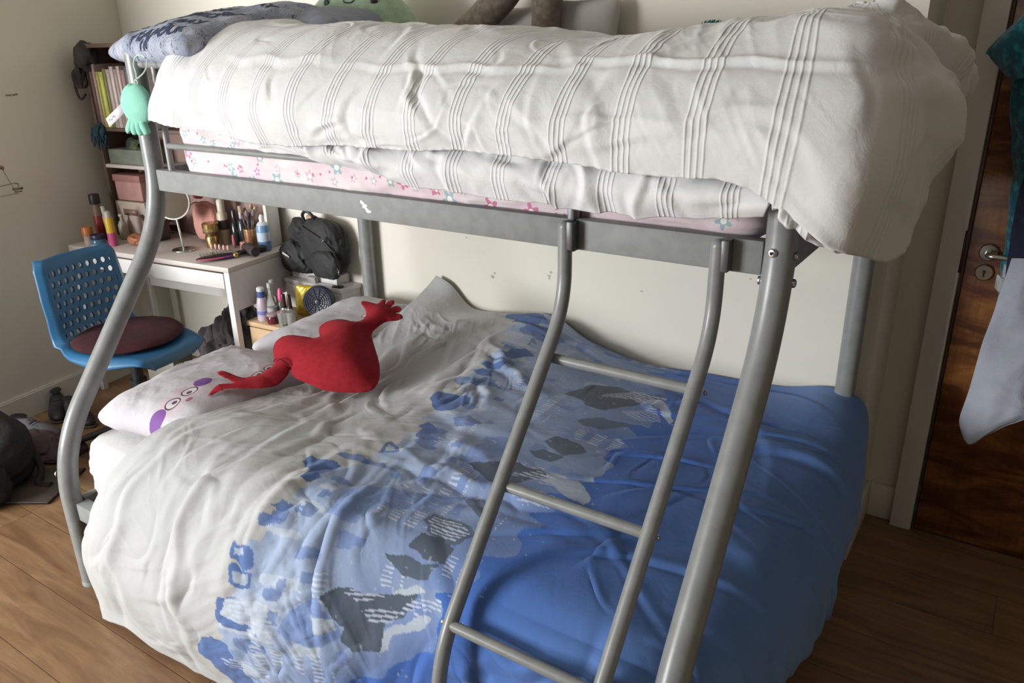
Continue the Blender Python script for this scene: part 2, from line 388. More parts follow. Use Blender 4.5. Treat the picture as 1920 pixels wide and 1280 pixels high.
# door frame and door
bm = bmesh.new(); box(bm, (2.139, D - .02, 1.03), (.066, .05, 2.06)); box(bm, (3.05, D - .02, 1.03), (.066, .05, 2.06)); box(bm, (2.59, D - .02, 2.06), (.98, .05, .07))
struct(ob('trim_1', bm, TRIM, bevel=.004))
bm = bmesh.new(); box(bm, (2.177, D - .013, 1.01), (.010, .02, 2.02)); struct(ob('trim_2', bm, mottled('door_seal', (.22, .16, .12), (.14, .10, .08), 8, .6)))
def doormat():
    m = M('varnished_door_veneer', rough=.3); x, y, z = m.sep(m.obj())
    fig = m.noise(m.comb(x * 2.2, z * 7.5), 1.5, 5, .55, 1.6); gr = m.noise(m.comb(x * 45, z * 2.5), 2, 4, .6, .3); band = m.noise(m.comb(x * 5.5, z * .35), 1.6, 2)
    c = m.mix(fig.rng(.42, .72), (.105, .033, .010), (.40, .165, .045)); c = m.mix(gr.rng(.35, .7) * .45, c, (.10, .032, .012)); c = m.mix(band.rng(.5, .62) * .5, c, (.085, .028, .010)); m.col(c); return m.m
door = struct(ob('door_1', bx(2.184, 3.015, D - .032, D + .008, .008, 2.02), doormat(), bevel=.002))
bm = bmesh.new(); T = Matrix.Translation((2.238, D - .032, 1.0)) @ Matrix.Rotation(PI / 2, 4, 'X'); lathe(bm, [(.027, 0), (.027, .004), (.023, .010), (.012, .011)], seg=32, mat=T)
hd = ob('door_handle', bm, CHROME, door)
bm = bmesh.new(); tube(bm, bend([(2.238, D - .035, 1.0), (2.238, D - .085, 1.0), (2.31, D - .088, .998), (2.365, D - .083, .993)], .018), .0085); ob('lever', bm, CHROME, hd)
bm = bmesh.new(); T = Matrix.Translation((2.236, D - .032, .938)) @ Matrix.Rotation(PI / 2, 4, 'X'); lathe(bm, [(.026, 0), (.026, .004), (.022, .009), (.001, .009)], seg=32, mat=T)
kp = ob('keyhole_plate', bm, CHROME, door)
bm = bmesh.new(); box(bm, (2.236, D - .0415, .932), (.005, .002, .014)); lathe(bm, [(.005, 0), (.005, .001)], seg=16, mat=Matrix.Translation((2.236, D - .0405, .941)) @ Matrix.Rotation(PI / 2, 4, 'X')); ob('keyhole', bm, BLACKP, kp)
ob('latch_plate', bx(2.168, 2.174, D - .048, D - .044, .93, 1.06), plain((.05, .035, .03), .5, .3), door)
# pen marks on the left wall and scuffs on the back wall
bm = bmesh.new()
def stroke(p, wdt=.003):
    for a, b in zip(p, p[1:]):
        A, B = Vector(a), Vector(b); 
        L = (B - A).length; c = (LW(A.x, A.y, .0012) + LW(B.x, B.y, .0012)) / 2; ang = math.atan2(B.y - A.y, B.x - A.x)
        box(bm, c, (.0008, L + wdt, wdt), RL @ Matrix.Rotation(-ang, 4, 'X'))
stroke([(.98, 1.20), (.78, 1.215)]); stroke([(.80, 1.213), (.785, 1.209)], .012)
stroke([(.78, 1.20), (.74, 1.08), (.72, 1.02)], .0015); stroke([(.98, 1.15), (.75, 1.145)], .0015); stroke([(.765, 1.14), (.755, 1.135)], .013)
stroke([(.90, 1.115), (.84, 1.108)], .009); stroke([(.90, 1.11), (.79, 1.105)], .002); stroke([(.98, 1.05), (.72, 1.065)], .002); stroke([(.72, 1.065), (.705, 1.062), (.703, 1.05)], .003)
stroke([(.73, 1.04), (.69, 1.038)], .010); stroke([(.725, 1.028), (.695, 1.025)], .006); stroke([(.86, 1.02), (.71, 1.018)], .0015)
stroke([(.98, 1.29), (.90, 1.285)], .004); stroke([(.66, 1.435), (.64, 1.434)], .006); stroke([(.63, 1.434), (.61, 1.436)], .006); stroke([(.96, 1.245), (.90, 1.24)], .003)
ob('pen_scribble', bm, mottled('faded_ink', (.20, .15, .11), (.33, .27, .2), 30, .9), wl)
bm = bmesh.new()
for x, z, s in ((.62, .76, .010), (.63, .775, .006), (.877, .80, .007), (.885, .815, .006), (.878, .79, .004), (1.25, .80, .004), (.5, .9, .004), (1.62, .9, .003)):
    blob(bm, (x, YW - .0006, z), (s, .0008, s * .8), int(x * 50), .5, 2, flat=False)
ob('wall_scuffs', bm, mottled('scuff', (.42, .40, .34), (.5, .48, .4), 60, .9), bpy.data.objects['wall_back'])

# ------------------------------------------------------------------ bunk bed frame
L = 1.95; YB = -.075; YU = -.976; YFR = -1.452; R = .029
bed = thing('bunk_bed', 'grey metal triple bunk bed frame, narrow top bunk over a wider lower bed', 'bunk bed', (L / 2, -.75, 0))
def post(x, y0, pts):
    bm = bmesh.new(); tube(bm, pts, R, 24); return ob('post', bm, STEEL, bed)
for x in (0, L):
    zt = 1.6 if x == 0 else 1.50
    prof = [(x, YFR, .0), (x, YFR, .475), (x, YU, 1.115), (x, YU, zt)]
    post(x, 0, bend(prof, .17, 14))
    post(x, 0, [(x, YB, 0), (x, YB, zt)])
for x in (0, L):
    for y in (YU, YB):
        bm = bmesh.new(); lathe(bm, [(R + .001, -.002), (R + .001, .006), (.02, .012)], (x, y, 1.6 if x == 0 else 1.50)); ob('post_cap', bm, plain((.30, .31, .31), .5, name='cap'), bed)
    for y in (YFR, YB):
        bm = bmesh.new(); lathe(bm, [(R + .001, 0), (R + .001, .012), (R, .014)], (x, y, 0)); ob('foot_cap', bm, plain((.30, .31, .31), .5), bed)
ZR = 1.263; HR = .066
def rail(name, x0, x1, y0, y1, z0, z1): return ob(name, bx(x0, x1, y0, y1, z0, z1), STEEL_R, bed, bevel=.004)
rail('side_rail', .028, 1.508, YU - .016, YU + .016, ZR - HR, ZR); rail('side_rail', 1.519, L - .028, YU - .016, YU + .016, ZR - HR, ZR)
ob('rail_joint', bx(1.505, 1.522, YU - .0195, YU + .0195, ZR - HR - .005, ZR + .052), plain((.10, .105, .105), .4, .3, 'dark_steel'), bed, bevel=.003)
bm = bmesh.new(); tube(bm, [(1.513, YU, ZR), (1.513, YU, ZR + .3)], .011); ob('guard_upright', bm, STEEL, bed)
rail('side_rail', .028, L - .028, YB - .014, YB + .014, ZR - HR, ZR)
rail('end_rail', -.014, .014, YU + .03, YB - .03, ZR - HR, ZR); rail('end_rail', L - .014, L + .014, YU + .03, YB - .03, ZR - HR, ZR)
# lower rails
rail('side_rail', .028, L - .028, YFR - .005, YFR + .035, .245, .305); rail('side_rail', .028, L - .028, YB - .014, YB + .014, .245, .305)
rail('end_rail', -.014, .014, YFR + .03, YB - .03, .245, .305); rail('end_rail', L - .014, L + .014, YFR + .03, YB - .03, .245, .305)
for k in range(10):
    x = .12 + k * .19; rail('slat', x - .03, x + .03, YFR + .036, YB - .015, .288, .3); rail('slat', x - .03, x + .03, YU + .017, YB - .015, ZR - .035, ZR - .022)
# guard rails and end bars
def bar(name, pts, r=.011, rr=.03): bm = bmesh.new(); tube(bm, bend(pts, rr) if len(pts) > 2 else pts, r); return ob(name, bm, STEEL, bed)
bar('guard_bar', [(.02, YU, 1.572), (1.42, YU, 1.540), (1.513, YU, 1.46), (1.513, YU, 1.27)], .0115, .08)
bar('guard_bar', [(.09, YU, 1.337), (1.42, YU, 1.337)], .0095)
for x in (.09,): bar('guard_upright', [(x, YU, ZR - .01), (x, YU, 1.572 - .023 * x)], .010)
bar('guard_bar', [(.02, YB, 1.49), (L - .02, YB, 1.49)], .0125); bar('guard_bar', [(.02, YB, 1.40), (L - .02, YB, 1.40)], .0095)
for x in (0, L):
    zt = 1.572 if x == 0 else 1.48
    bar('end_bar', [(x, YU, zt), (x, YB, zt)], .0125)
    for k in range(1, 5): y = YU + (YB - YU) * k / 5; bar('end_upright', [(x, y, ZR - .02), (x, y, zt)], .008)
# ladder
XA, XB = 1.507, 1.842
def lad(x): return bend([(x, YU - .030, 1.247), (x, YU - .031, 1.075), (x, -1.47, .515), (x, -1.505, .42), (x, -1.507, .0)], .09, 10)
for x in (XA, XB):
    bm = bmesh.new(); tube(bm, lad(x), .0155, 20); bmesh.ops.create_uvsphere(bm, u_segments=16, v_segments=8, radius=.0155, matrix=Matrix.Translation((x, YU - .030, 1.247))); ob('ladder_rail', bm, STEEL, bed)
    ob('ladder_hook', bx(x + .008, x + .024, YU - .042, YU - .012, 1.20, 1.262), plain((.10, .105, .105), .4, .3), bed, bevel=.003)
RUNG = []
for y, z in ((-1.066, .970), (-1.263, .751), (-1.458, .531), (-1.507, .25)):
    bm = bmesh.new(); tube(bm, [(XA, y, z), (XB, y, z)], .0115, 20); ob('rung', bm, STEEL, bed)
    for x, s in ((XA, -1), (XB, 1)):
        bm = bmesh.new(); lathe(bm, [(.006, .0), (.006, .003), (.003, .005)], seg=12, mat=Matrix.Translation((x + s * .0145, y, z)) @ Matrix.Rotation(s * PI / 2, 4, 'Y')); ob('ladder_screw', bm, CHROME, bed)
# bolts
def bolt(p, d):
    q = Vector(d).to_track_quat('Z', 'Y').to_matrix().to_4x4(); T = Matrix.Translation(p) @ q; bm = bmesh.new()
    lathe(bm, [(.0085, 0), (.0085, .003), (.0065, .0055), (.0035, .006), (.0032, .003)], seg=16, mat=T); b = ob('bolt', bm, CHROME, bed)
    bm = bmesh.new(); lathe(bm, [(.0030, .0031), (.0030, .0042)], seg=6, mat=T); ob('hex_socket', bm, BLACKP, b)
for p, d in (((.006, YU - .029, 1.183), (.2, -1, 0)), ((L - .006, YU - .029, 1.247), (-.15, -1, 0)), ((L + .029, YU - .004, 1.240), (1, 0, 0)), ((L + .029, YU - .004, 1.188), (1, 0, 0)),
             ((L - .029, YU - .010, 1.187), (-1, -.3, 0)), ((-.024, YFR - .012, .40), (-1, -.6, 0)), ((L + .029, YB, 1.20), (1, 0, 0))): bolt(p, d)
bm = bmesh.new()
for x, z, a in ((.906, 1.240, .5), (.913, 1.232, -.4), (.920, 1.224, .9), (.926, 1.220, 0)): blob(bm, (x, YU - .0163, z), (.010, .0008, .005), int(x * 900), .6, 2, Matrix.Rotation(a, 3, 'Y'), flat=False)
ob('torn_sticker', bm, plain((.8, .8, .78), .8, name='paper'), bed)

# ------------------------------------------------------------------ mattresses
def floral():
    m = M('floral_jersey', rough=.85); x, y, z = m.sep(m.obj()); v = m.comb(x + y * .15, z + y * .3 , 0.)
    c = m.mix(m.noise(v, 5, 2).rng(.45, .6), (.70, .57, .61), (.72, .66, .66))
    for sc, thr, r0, seed in ((10, .25, .021, 3.1), (11, .4, .017, 9.7), (14, .55, .012, 7.7), (24, .5, .005, 5.3)):
        n = m.node('ShaderNodeTexVoronoi'); n.voronoi_dimensions = '2D'; n.inputs['Scale'].default_value = sc; n.inputs['Randomness'].default_value = .8
        ad = m.node('ShaderNodeVectorMath', operation='ADD'); ad.inputs[1].default_value = (seed, seed * 2, 0); m.nt.links.new(v, ad.inputs[0]); m.nt.links.new(ad.outputs[0], n.inputs['Vector'])
        px, py, _ = m.sep(n.outputs['Position']); vx, vy, _ = m.sep(ad.outputs[0]); dx, dy = vx - px, vy - py
        cr, cg, cb = m.sep(n.outputs['Color']); d = (dx * dx + dy * dy).pow(.5); th = dy.atan2(dx)
        pet = (th * 5 + cr * 6).cos() * .28 + .8; rr = pet * r0 * (1 if sc < 20 else .9); mask = (d < rr) * (cg > thr)
        kind = m.mix(cb > .45, (.60, .20, .34), (.32, .47, .48)); kind = m.mix(cr > .78, kind, (.55, .46, .52)); c = m.mix(mask, c, kind)
        if sc < 20: c = m.mix((d < r0 * .38) * (cg > thr), c, (.85, .82, .75))
        else: c = m.mix(mask, c, (.55, .13, .22))
    m.col(c); m.bump(m.noise(m.obj(), 300, 2), .15, .001); return m.m
def mattress(name, x0, x1, y0, y1, z0, z1, mat, seed, amp=.006, parent=None, sag=None, wr_dir=0.):
    """rounded box built as a wrapped sheet: perimeter x height, plus a top"""
    rc = .05; per = []; n = 40
    def arc(cx, cy, a0):
        for k in range(9): a = a0 + k / 8 * PI / 2; per.append((cx + rc * math.cos(a), cy + rc * math.sin(a)))
    arc(x1 - rc, y1 - rc, 0); arc(x0 + rc, y1 - rc, PI / 2); arc(x0 + rc, y0 + rc, PI); arc(x1 - rc, y0 + rc, 3 * PI / 2)
    P = []
    for i in range(len(per)):
        a, b = per[i], per[(i + 1) % len(per)]; k = max(1, int(math.hypot(a[0] - b[0], a[1] - b[1]) / .008))
        for j in range(k): P.append((a[0] + (b[0] - a[0]) * j / k, a[1] + (b[1] - a[1]) * j / k))
    P = np.array(P); nP = len(P); s = np.arange(nP) * .008; nz = 26; cx, cy = (x0 + x1) / 2, (y0 + y1) / 2
    G = np.zeros((nP, nz + 12, 3)); h = z1 - z0; nrm = P - np.roll(P, 1, 0); nrm = np.stack([nrm[:, 1], -nrm[:, 0]], 1); nrm /= np.linalg.norm(nrm, axis=1, keepdims=True) + 1e-9
    for j in range(nz):
        t = j / (nz - 1); a = (t * 2 - 1); bul = .014 * (1 - a ** 4) - .02 * max(0, abs(a) - .82) / .18; z = z0 + h * t
        wv = (ridged(s * 5 + t * 1.2, np.full(nP, t * 2.6 + .3 * wr_dir), seed, 3) - .5) * amp * 2 * (1 - abs(a) ** 6)
        G[:, j, :2] = P + nrm * (bul + wv)[:, None] if isinstance(wv, np.ndarray) else P; G[:, j, 2] = z + amp * .6 * fbm(s * 4, np.full(nP, t * 2), seed + 2, 2)
    for j in range(12):
        t = (j + 1) / 12; q = 1 - t; e = P * 1.0
        G[:, nz + j, 0] = cx + (P[:, 0] - nrm[:, 0] * .02 - cx) * q; G[:, nz + j, 1] = cy + (P[:, 1] - nrm[:, 1] * .02 - cy) * q
        G[:, nz + j, 2] = z1 + .008 * math.sin(min(1, t * 3) * PI / 2) + amp * fbm(G[:, nz + j, 0] * 5, G[:, nz + j, 1] * 5, seed + 4, 3) * .8
    Sx, Tx = np.meshgrid(s, np.arange(nz + 12) * .01, indexing='ij')
    return grid_obj(name, G, mat, parent, (Sx, Tx), close_u=True, flip=False)
mt = tag(mattress('mattress', .035, 1.885, -1.393, -.09, .302, .505, mottled('white_sheet', (.68, .68, .68), (.63, .63, .63), 4, .85, .25, 90), 12, .009), 'thick mattress in a creased white fitted sheet on the lower bed', 'mattress')
mt2 = tag(mattress('mattress', .125, 1.905, -.957, -.09, 1.244, 1.43, floral(), 31, .010), 'top bunk mattress in a pale pink flowery fitted sheet', 'mattress')
bm = bmesh.new(); box(bm, (.232, -.985, 1.408), (.038, .003, .03), Matrix.Rotation(-.1, 4, 'Y')); ob('care_tag', bm, plain((.82, .8, .76), .8), mt2)

# ------------------------------------------------------------------ top duvet
def cotton(name, a, b, pintuck=False, **kw):
    m = M(name, a, .9, **kw); u, v, _ = m.sep(m.uv()); o = m.obj()
    m.b.inputs['Sheen Weight'].default_value = .15
    m.col(m.mix(m.noise(o, 7, 4).rng(.35, .65), a, b)); m.bump(m.noise(o, 26, 5, .6, .6), .35, .006).bump(m.noise(o, 420, 2), .12, .0008)
    if pintuck:
        q = ((u + v * .02) / .125).fract() * .125; h = None
        for k in (.030, .040, .050, .060):
            e = ((q - k).abs() / .0020); g = (e * e * -1)._m('EXPONENT'); h = g if h is None else h + g
        m.bump(h, .7, .0022)
    return m.m
DW = cotton('white_pintuck_cotton', (.72, .725, .72), (.68, .68, .675), True)
TOPC = [  # stations from the head end round to the foot end; 7 points each, back to hem
 [(.17, -.15, 1.52), (.15, -.42, 1.62), (.11, -.68, 1.695), (.125, -.88, 1.672), (.145, -1.0, 1.585), (.145, -1.045, 1.49), (.125, -1.045, 1.42)],
 [(.24, -.15, 1.54), (.24, -.42, 1.64), (.22, -.70, 1.695), (.22, -.90, 1.678), (.22, -1.03, 1.592), (.22, -1.085, 1.49), (.235, -1.06, 1.412)],
 [(.45, -.15, 1.54), (.45, -.42, 1.64), (.43, -.70, 1.675), (.43, -.90, 1.648), (.44, -1.04, 1.57), (.45, -1.10, 1.48), (.45, -1.075, 1.398)],
 [(.70, -.15, 1.54), (.70, -.42, 1.64), (.70, -.70, 1.678), (.70, -.91, 1.645), (.70, -1.045, 1.56), (.72, -1.11, 1.47), (.72, -1.085, 1.385)],
 [(.95, -.15, 1.54), (.95, -.42, 1.63), (.95, -.70, 1.655), (.95, -.90, 1.632), (.96, -1.035, 1.555), (.97, -1.10, 1.47), (.97, -1.088, 1.392)],
 [(1.20, -.15, 1.54), (1.20, -.42, 1.62), (1.20, -.70, 1.647), (1.20, -.90, 1.625), (1.21, -1.03, 1.555), (1.22, -1.10, 1.475), (1.22, -1.09, 1.400)],
 [(1.45, -.15, 1.54), (1.45, -.42, 1.60), (1.45, -.70, 1.620), (1.45, -.90, 1.607), (1.46, -1.03, 1.55), (1.46, -1.10, 1.475), (1.46, -1.09, 1.396)],
 [(1.65, -.18, 1.55), (1.65, -.42, 1.61), (1.65, -.70, 1.638), (1.65, -.90, 1.622), (1.66, -1.03, 1.56), (1.67, -1.10, 1.475), (1.67, -1.09, 1.388)],
 [(1.76, -.20, 1.56), (1.79, -.42, 1.63), (1.82, -.70, 1.652), (1.83, -.90, 1.632), (1.85, -1.03, 1.56), (1.86, -1.10, 1.470), (1.86, -1.09, 1.385)],
 [(1.82, -.24, 1.57), (1.86, -.45, 1.64), (1.91, -.70, 1.667), (1.94, -.91, 1.640), (1.965, -1.03, 1.555), (1.975, -1.10, 1.465), (1.965, -1.10, 1.352)],
 [(1.84, -.27, 1.58), (1.88, -.46, 1.645), (1.94, -.69, 1.668), (2.01, -.92, 1.638), (2.055, -1.03, 1.545), (2.08, -1.095, 1.43), (2.05, -1.10, 1.30)],
 [(1.85, -.28, 1.58), (1.90, -.46, 1.645), (1.97, -.67, 1.668), (2.06, -.87, 1.636), (2.11, -.97, 1.54), (2.13, -1.02, 1.41), (2.10, -1.03, 1.27)],
 [(1.85, -.28, 1.58), (1.90, -.44, 1.645), (1.99, -.60, 1.664), (2.09, -.73, 1.634), (2.15, -.81, 1.545), (2.155, -.86, 1.41), (2.13, -.87, 1.235)],
 [(1.85, -.26, 1.58), (1.90, -.40, 1.645), (1.99, -.50, 1.658), (2.09, -.56, 1.62), (2.16, -.56, 1.535), (2.15, -.60, 1.42), (2.13, -.64, 1.265)],
 [(1.85, -.2, 1.57), (1.90, -.25, 1.63), (1.98, -.28, 1.64), (2.06, -.30, 1.60), (2.12, -.30, 1.52), (2.11, -.30, 1.45), (2.08, -.30, 1.38)],
]
def resample(P, nu, nv):
    """even out parameter speed so cloth cells are square"""
    for ax, n in ((0, nu), (1, nv)):
        d = np.linalg.norm(np.diff(P, axis=ax), axis=2).mean(1 - ax); s = np.concatenate([[0], np.cumsum(d)]); t = np.linspace(0, s[-1], n)
        i = np.clip(np.searchsorted(s, t) - 1, 0, len(s) - 2); f = (t - s[i]) / (s[i + 1] - s[i] + 1e-12)
        A, B = np.take(P, i, ax), np.take(P, i + 1, ax); f = f.reshape((-1, 1, 1) if ax == 0 else (1, -1, 1)); P = A * (1 - f) + B * f
    return P
def top_duvet():
    P = resample(loft(TOPC, 300, 140), 640, 300); S, T = arclen(P); N = normals(P)
    if N[300, 200, 1] > 0: N = -N
    tm = T.max(); H = creases(S, T, 34, 5, (0, S.max()), (0.3, tm), .20, .011, .0065, 1.35, .42)
    H += creases(S, T, 90, 8, (0, S.max()), (0.2, tm), .08, .006, .0042, 1.2, .9)
    H += creases(S, T, 18, 11, (1.95, S.max()), (.35, tm), .26, .020, .028, 1.05, .25)   # radiating folds at the foot corner
    H += creases(S, T, 46, 21, (0, S.max()), (0.38, .60), .07, .009, .006, .1, .6)       # puckers along the top edge
    H += creases(S, T, 22, 22, (0.5, 2.2), (tm - .12, tm - .01), .10, .008, .006, .05, .3)
    H += creases(S, T, 3, 31, (.12, .3), (.45, tm), .28, .028, -.03, 1.2, .12)
    H += .012 * fbm(S * 3.3, T * 2.6, 3, 3) + .016 * drape(S, T, 1.3, .32, .085, 4) + .007 * drape(S, T, 1.1, .14, .035, 5) + .006 * drape(S, T, .2, .2, .05, 6)
    for f_ in ((.75, .80, 1.45, .79, .010, .012, .04), (1.35, .76, 1.95, .80, .010, .014, .05), (1.0, .86, 1.15, 1.02, .010, -.014, .1), (.95, .74, 1.06, .98, .010, -.016, -.1), (1.5, .95, 1.85, .86, .014, .012, .1), (.35, .80, .75, .78, .012, .010, .05)): H += .45 * fold(S, T, *f_)
    for i in range(8): s_, t_ = 1.90 + .055 * i, .70 + .022 * (i * 5 % 8); H += .8 * fold(S, T, s_, t_, s_ + .17, t_ + .24, .015, .022 if i % 2 else -.018, .06)
    edge = np.clip((tm - T) / .05, 0, 1); H = H * (.35 + .65 * edge)
    hem = np.exp(-((tm - T) / .006) ** 2) * .001 * np.sin(S * 230) + .010 * fbm(S * 9, T * 0, 40, 3) * np.exp(-((tm - T) / .03) ** 2)
    P = P + N * (H + hem)[..., None]; P[..., 2] += (.008 * fbm(S * 7, S * 0, 77, 3) * np.exp(-((tm - T) / .05) ** 2))
    return grid_obj('duvet', P, DW, None, (S, T), thick=.012, flip=True)
dv = tag(top_duvet(), 'thick white pintucked duvet heaped along the top bunk and spilling over its foot', 'duvet')
def under_layer():
    C = [[(.50, -.99, 1.385), (.50, -1.02, 1.380), (.51, -1.03, 1.376), (.52, -1.03, 1.372)],
         [(.60, -.99, 1.42), (.60, -1.03, 1.40), (.61, -1.045, 1.38), (.63, -1.04, 1.363)],
         [(.76, -.99, 1.43), (.76, -1.04, 1.40), (.77, -1.06, 1.375), (.80, -1.05, 1.352)],
         [(.95, -.99, 1.43), (.95, -1.05, 1.39), (.96, -1.07, 1.36), (.98, -1.05, 1.330)],
         [(1.15, -.99, 1.43), (1.15, -1.05, 1.39), (1.15, -1.07, 1.35), (1.15, -1.05, 1.306)],
         [(1.35, -.99, 1.43), (1.35, -1.05, 1.39), (1.35, -1.07, 1.35), (1.35, -1.05, 1.302)],
         [(1.53, -.99, 1.43), (1.53, -1.05, 1.39), (1.53, -1.075, 1.345), (1.53, -1.055, 1.297)],
         [(1.70, -.99, 1.43), (1.70, -1.05, 1.39), (1.70, -1.075, 1.345), (1.70, -1.055, 1.296)],
         [(1.84, -.99, 1.42), (1.84, -1.05, 1.38), (1.84, -1.075, 1.345), (1.84, -1.055, 1.308)],
         [(1.95, -1.0, 1.41), (1.95, -1.06, 1.38), (1.95, -1.085, 1.35), (1.94, -1.07, 1.325)]]
    P = resample(loft(C, 200, 40), 420, 70); S, T = arclen(P); N = normals(P); N = -N if N[200, 40, 1] > 0 else N
    H = creases(S, T, 46, 3, (0, S.max()), (0, T.max()), .06, .010, .009, 1.3, .7) + creases(S, T, 18, 4, (0, S.max()), (0, T.max()), .12, .010, .008, .15, .3) + .008 * fbm(S * 8, T * 9, 5, 3)
    H *= np.clip(S / .06, 0, 1); tm = T.max(); P = P + N * H[..., None]; P[..., 2] += .006 * fbm(S * 8, S * 0, 7, 3) * np.clip((T - .03) / .05, 0, 1)
    return grid_obj('folded_underside', P, DW, dv, (S + .04, T), thick=.008, flip=True)
under_layer()
def corner_ruffle():
    C = [[(1.955, -1.06, 1.37), (1.955, -1.085, 1.355), (1.965, -1.09, 1.345), (1.965, -1.08, 1.335)],
         [(1.985, -1.05, 1.37), (1.995, -1.085, 1.345), (2.0, -1.09, 1.32), (2.0, -1.08, 1.305)],
         [(2.02, -1.03, 1.37), (2.04, -1.06, 1.335), (2.05, -1.07, 1.30), (2.045, -1.06, 1.28)],
         [(2.05, -.99, 1.37), (2.075, -1.02, 1.33), (2.085, -1.03, 1.29), (2.07, -1.02, 1.268)],
         [(2.07, -.93, 1.37), (2.09, -.96, 1.33), (2.10, -.97, 1.30), (2.085, -.965, 1.27)]]
    P = resample(loft(C, 90, 40), 160, 80); S, T = arclen(P); N = normals(P); N = -N if N[80, 40, 0] < 0 else N
    H = creases(S, T, 26, 6, (0, S.max()), (.02, T.max()), .06, .008, .010, 1.4, .35); P = P + N * H[..., None]
    return grid_obj('gathered_corner', P, DW, dv, (S, T), thick=.008, flip=True)
corner_ruffle()

# ------------------------------------------------------------------ lower duvet
LOWC = [  # stations head -> foot; 10 points each, wall -> front hem
 [(.355, -.052, .725), (.34, -.15, .665), (.37, -.42, .60), (.47, -.72, .585), (.455, -1.0, .60), (.41, -1.25, .615), (.40, -1.41, .595), (.335, -1.515, .47), (.215, -1.54, .26), (.215, -1.53, .03)],
 [(.42, -.050, .70), (.42, -.15, .655), (.45, -.42, .61), (.53, -.72, .575), (.53, -1.0, .60), (.49, -1.25, .625), (.47, -1.42, .60), (.40, -1.545, .45), (.29, -1.565, .24), (.32, -1.535, .045)],
 [(.53, -.050, .612), (.54, -.16, .63), (.57, -.42, .62), (.62, -.72, .585), (.64, -1.0, .60), (.61, -1.25, .635), (.57, -1.43, .605), (.53, -1.56, .45), (.49, -1.585, .25), (.50, -1.54, .06)],
 [(.72, -.050, .625), (.73, -.17, .655), (.75, -.42, .64), (.77, -.72, .60), (.79, -1.0, .61), (.79, -1.25, .635), (.77, -1.43, .61), (.76, -1.565, .45), (.74, -1.585, .25), (.74, -1.54, .06)],
 [(.90, -.050, .645), (.91, -.17, .665), (.92, -.42, .645), (.93, -.72, .625), (.94, -1.0, .625), (.95, -1.25, .63), (.95, -1.42, .61), (.95, -1.55, .46), (.95, -1.57, .26), (.95, -1.535, .07)],
 [(1.06, -.050, .575), (1.07, -.16, .605), (1.08, -.42, .63), (1.09, -.72, .625), (1.10, -1.0, .62), (1.11, -1.24, .615), (1.12, -1.39, .60), (1.14, -1.51, .47), (1.15, -1.54, .27), (1.15, -1.52, .07)],
 [(1.28, -.050, .535), (1.28, -.15, .56), (1.28, -.42, .605), (1.28, -.72, .615), (1.29, -1.0, .61), (1.30, -1.22, .595), (1.31, -1.35, .575), (1.33, -1.435, .47), (1.34, -1.47, .27), (1.34, -1.46, .07)],
 [(1.50, -.050, .545), (1.50, -.15, .56), (1.50, -.42, .60), (1.50, -.72, .61), (1.50, -1.0, .605), (1.50, -1.21, .59), (1.50, -1.35, .570), (1.51, -1.425, .47), (1.52, -1.44, .28), (1.52, -1.43, .07)],
 [(1.74, -.050, .555), (1.74, -.16, .57), (1.74, -.42, .60), (1.74, -.72, .60), (1.73, -1.0, .60), (1.72, -1.22, .59), (1.72, -1.36, .570), (1.71, -1.435, .46), (1.71, -1.45, .28), (1.70, -1.44, .07)],
 [(1.90, -.052, .59), (1.91, -.17, .60), (1.92, -.42, .585), (1.92, -.72, .58), (1.91, -1.0, .58), (1.89, -1.22, .57), (1.88, -1.34, .545), (1.86, -1.41, .44), (1.85, -1.44, .26), (1.83, -1.43, .07)],
 [(2.00, -.075, .575), (2.01, -.18, .57), (2.02, -.42, .545), (2.03, -.72, .53), (2.02, -1.0, .53), (2.0, -1.20, .52), (1.97, -1.32, .50), (1.94, -1.40, .40), (1.92, -1.42, .24), (1.90, -1.41, .07)],
 [(2.03, -.11, .48), (2.045, -.20, .47), (2.07, -.42, .44), (2.08, -.72, .43), (2.07, -1.0, .43), (2.04, -1.18, .42), (2.01, -1.28, .40), (1.98, -1.36, .32), (1.96, -1.38, .20), (1.94, -1.37, .06)],
 [(2.03, -.12, .33), (2.04, -.20, .31), (2.06, -.42, .29), (2.07, -.70, .27), (2.06, -.95, .27), (2.03, -1.12, .27), (2.01, -1.22, .25), (1.99, -1.30, .20), (1.98, -1.33, .13), (1.97, -1.33, .05)],
 [(2.02, -.13, .20), (2.01, -.19, .15), (2.005, -.36, .125), (2.00, -.60, .11), (1.99, -.82, .10), (1.985, -1.0, .10), (1.98, -1.12, .09), (1.98, -1.22, .08), (1.98, -1.27, .06), (1.98, -1.29, .045)],
]
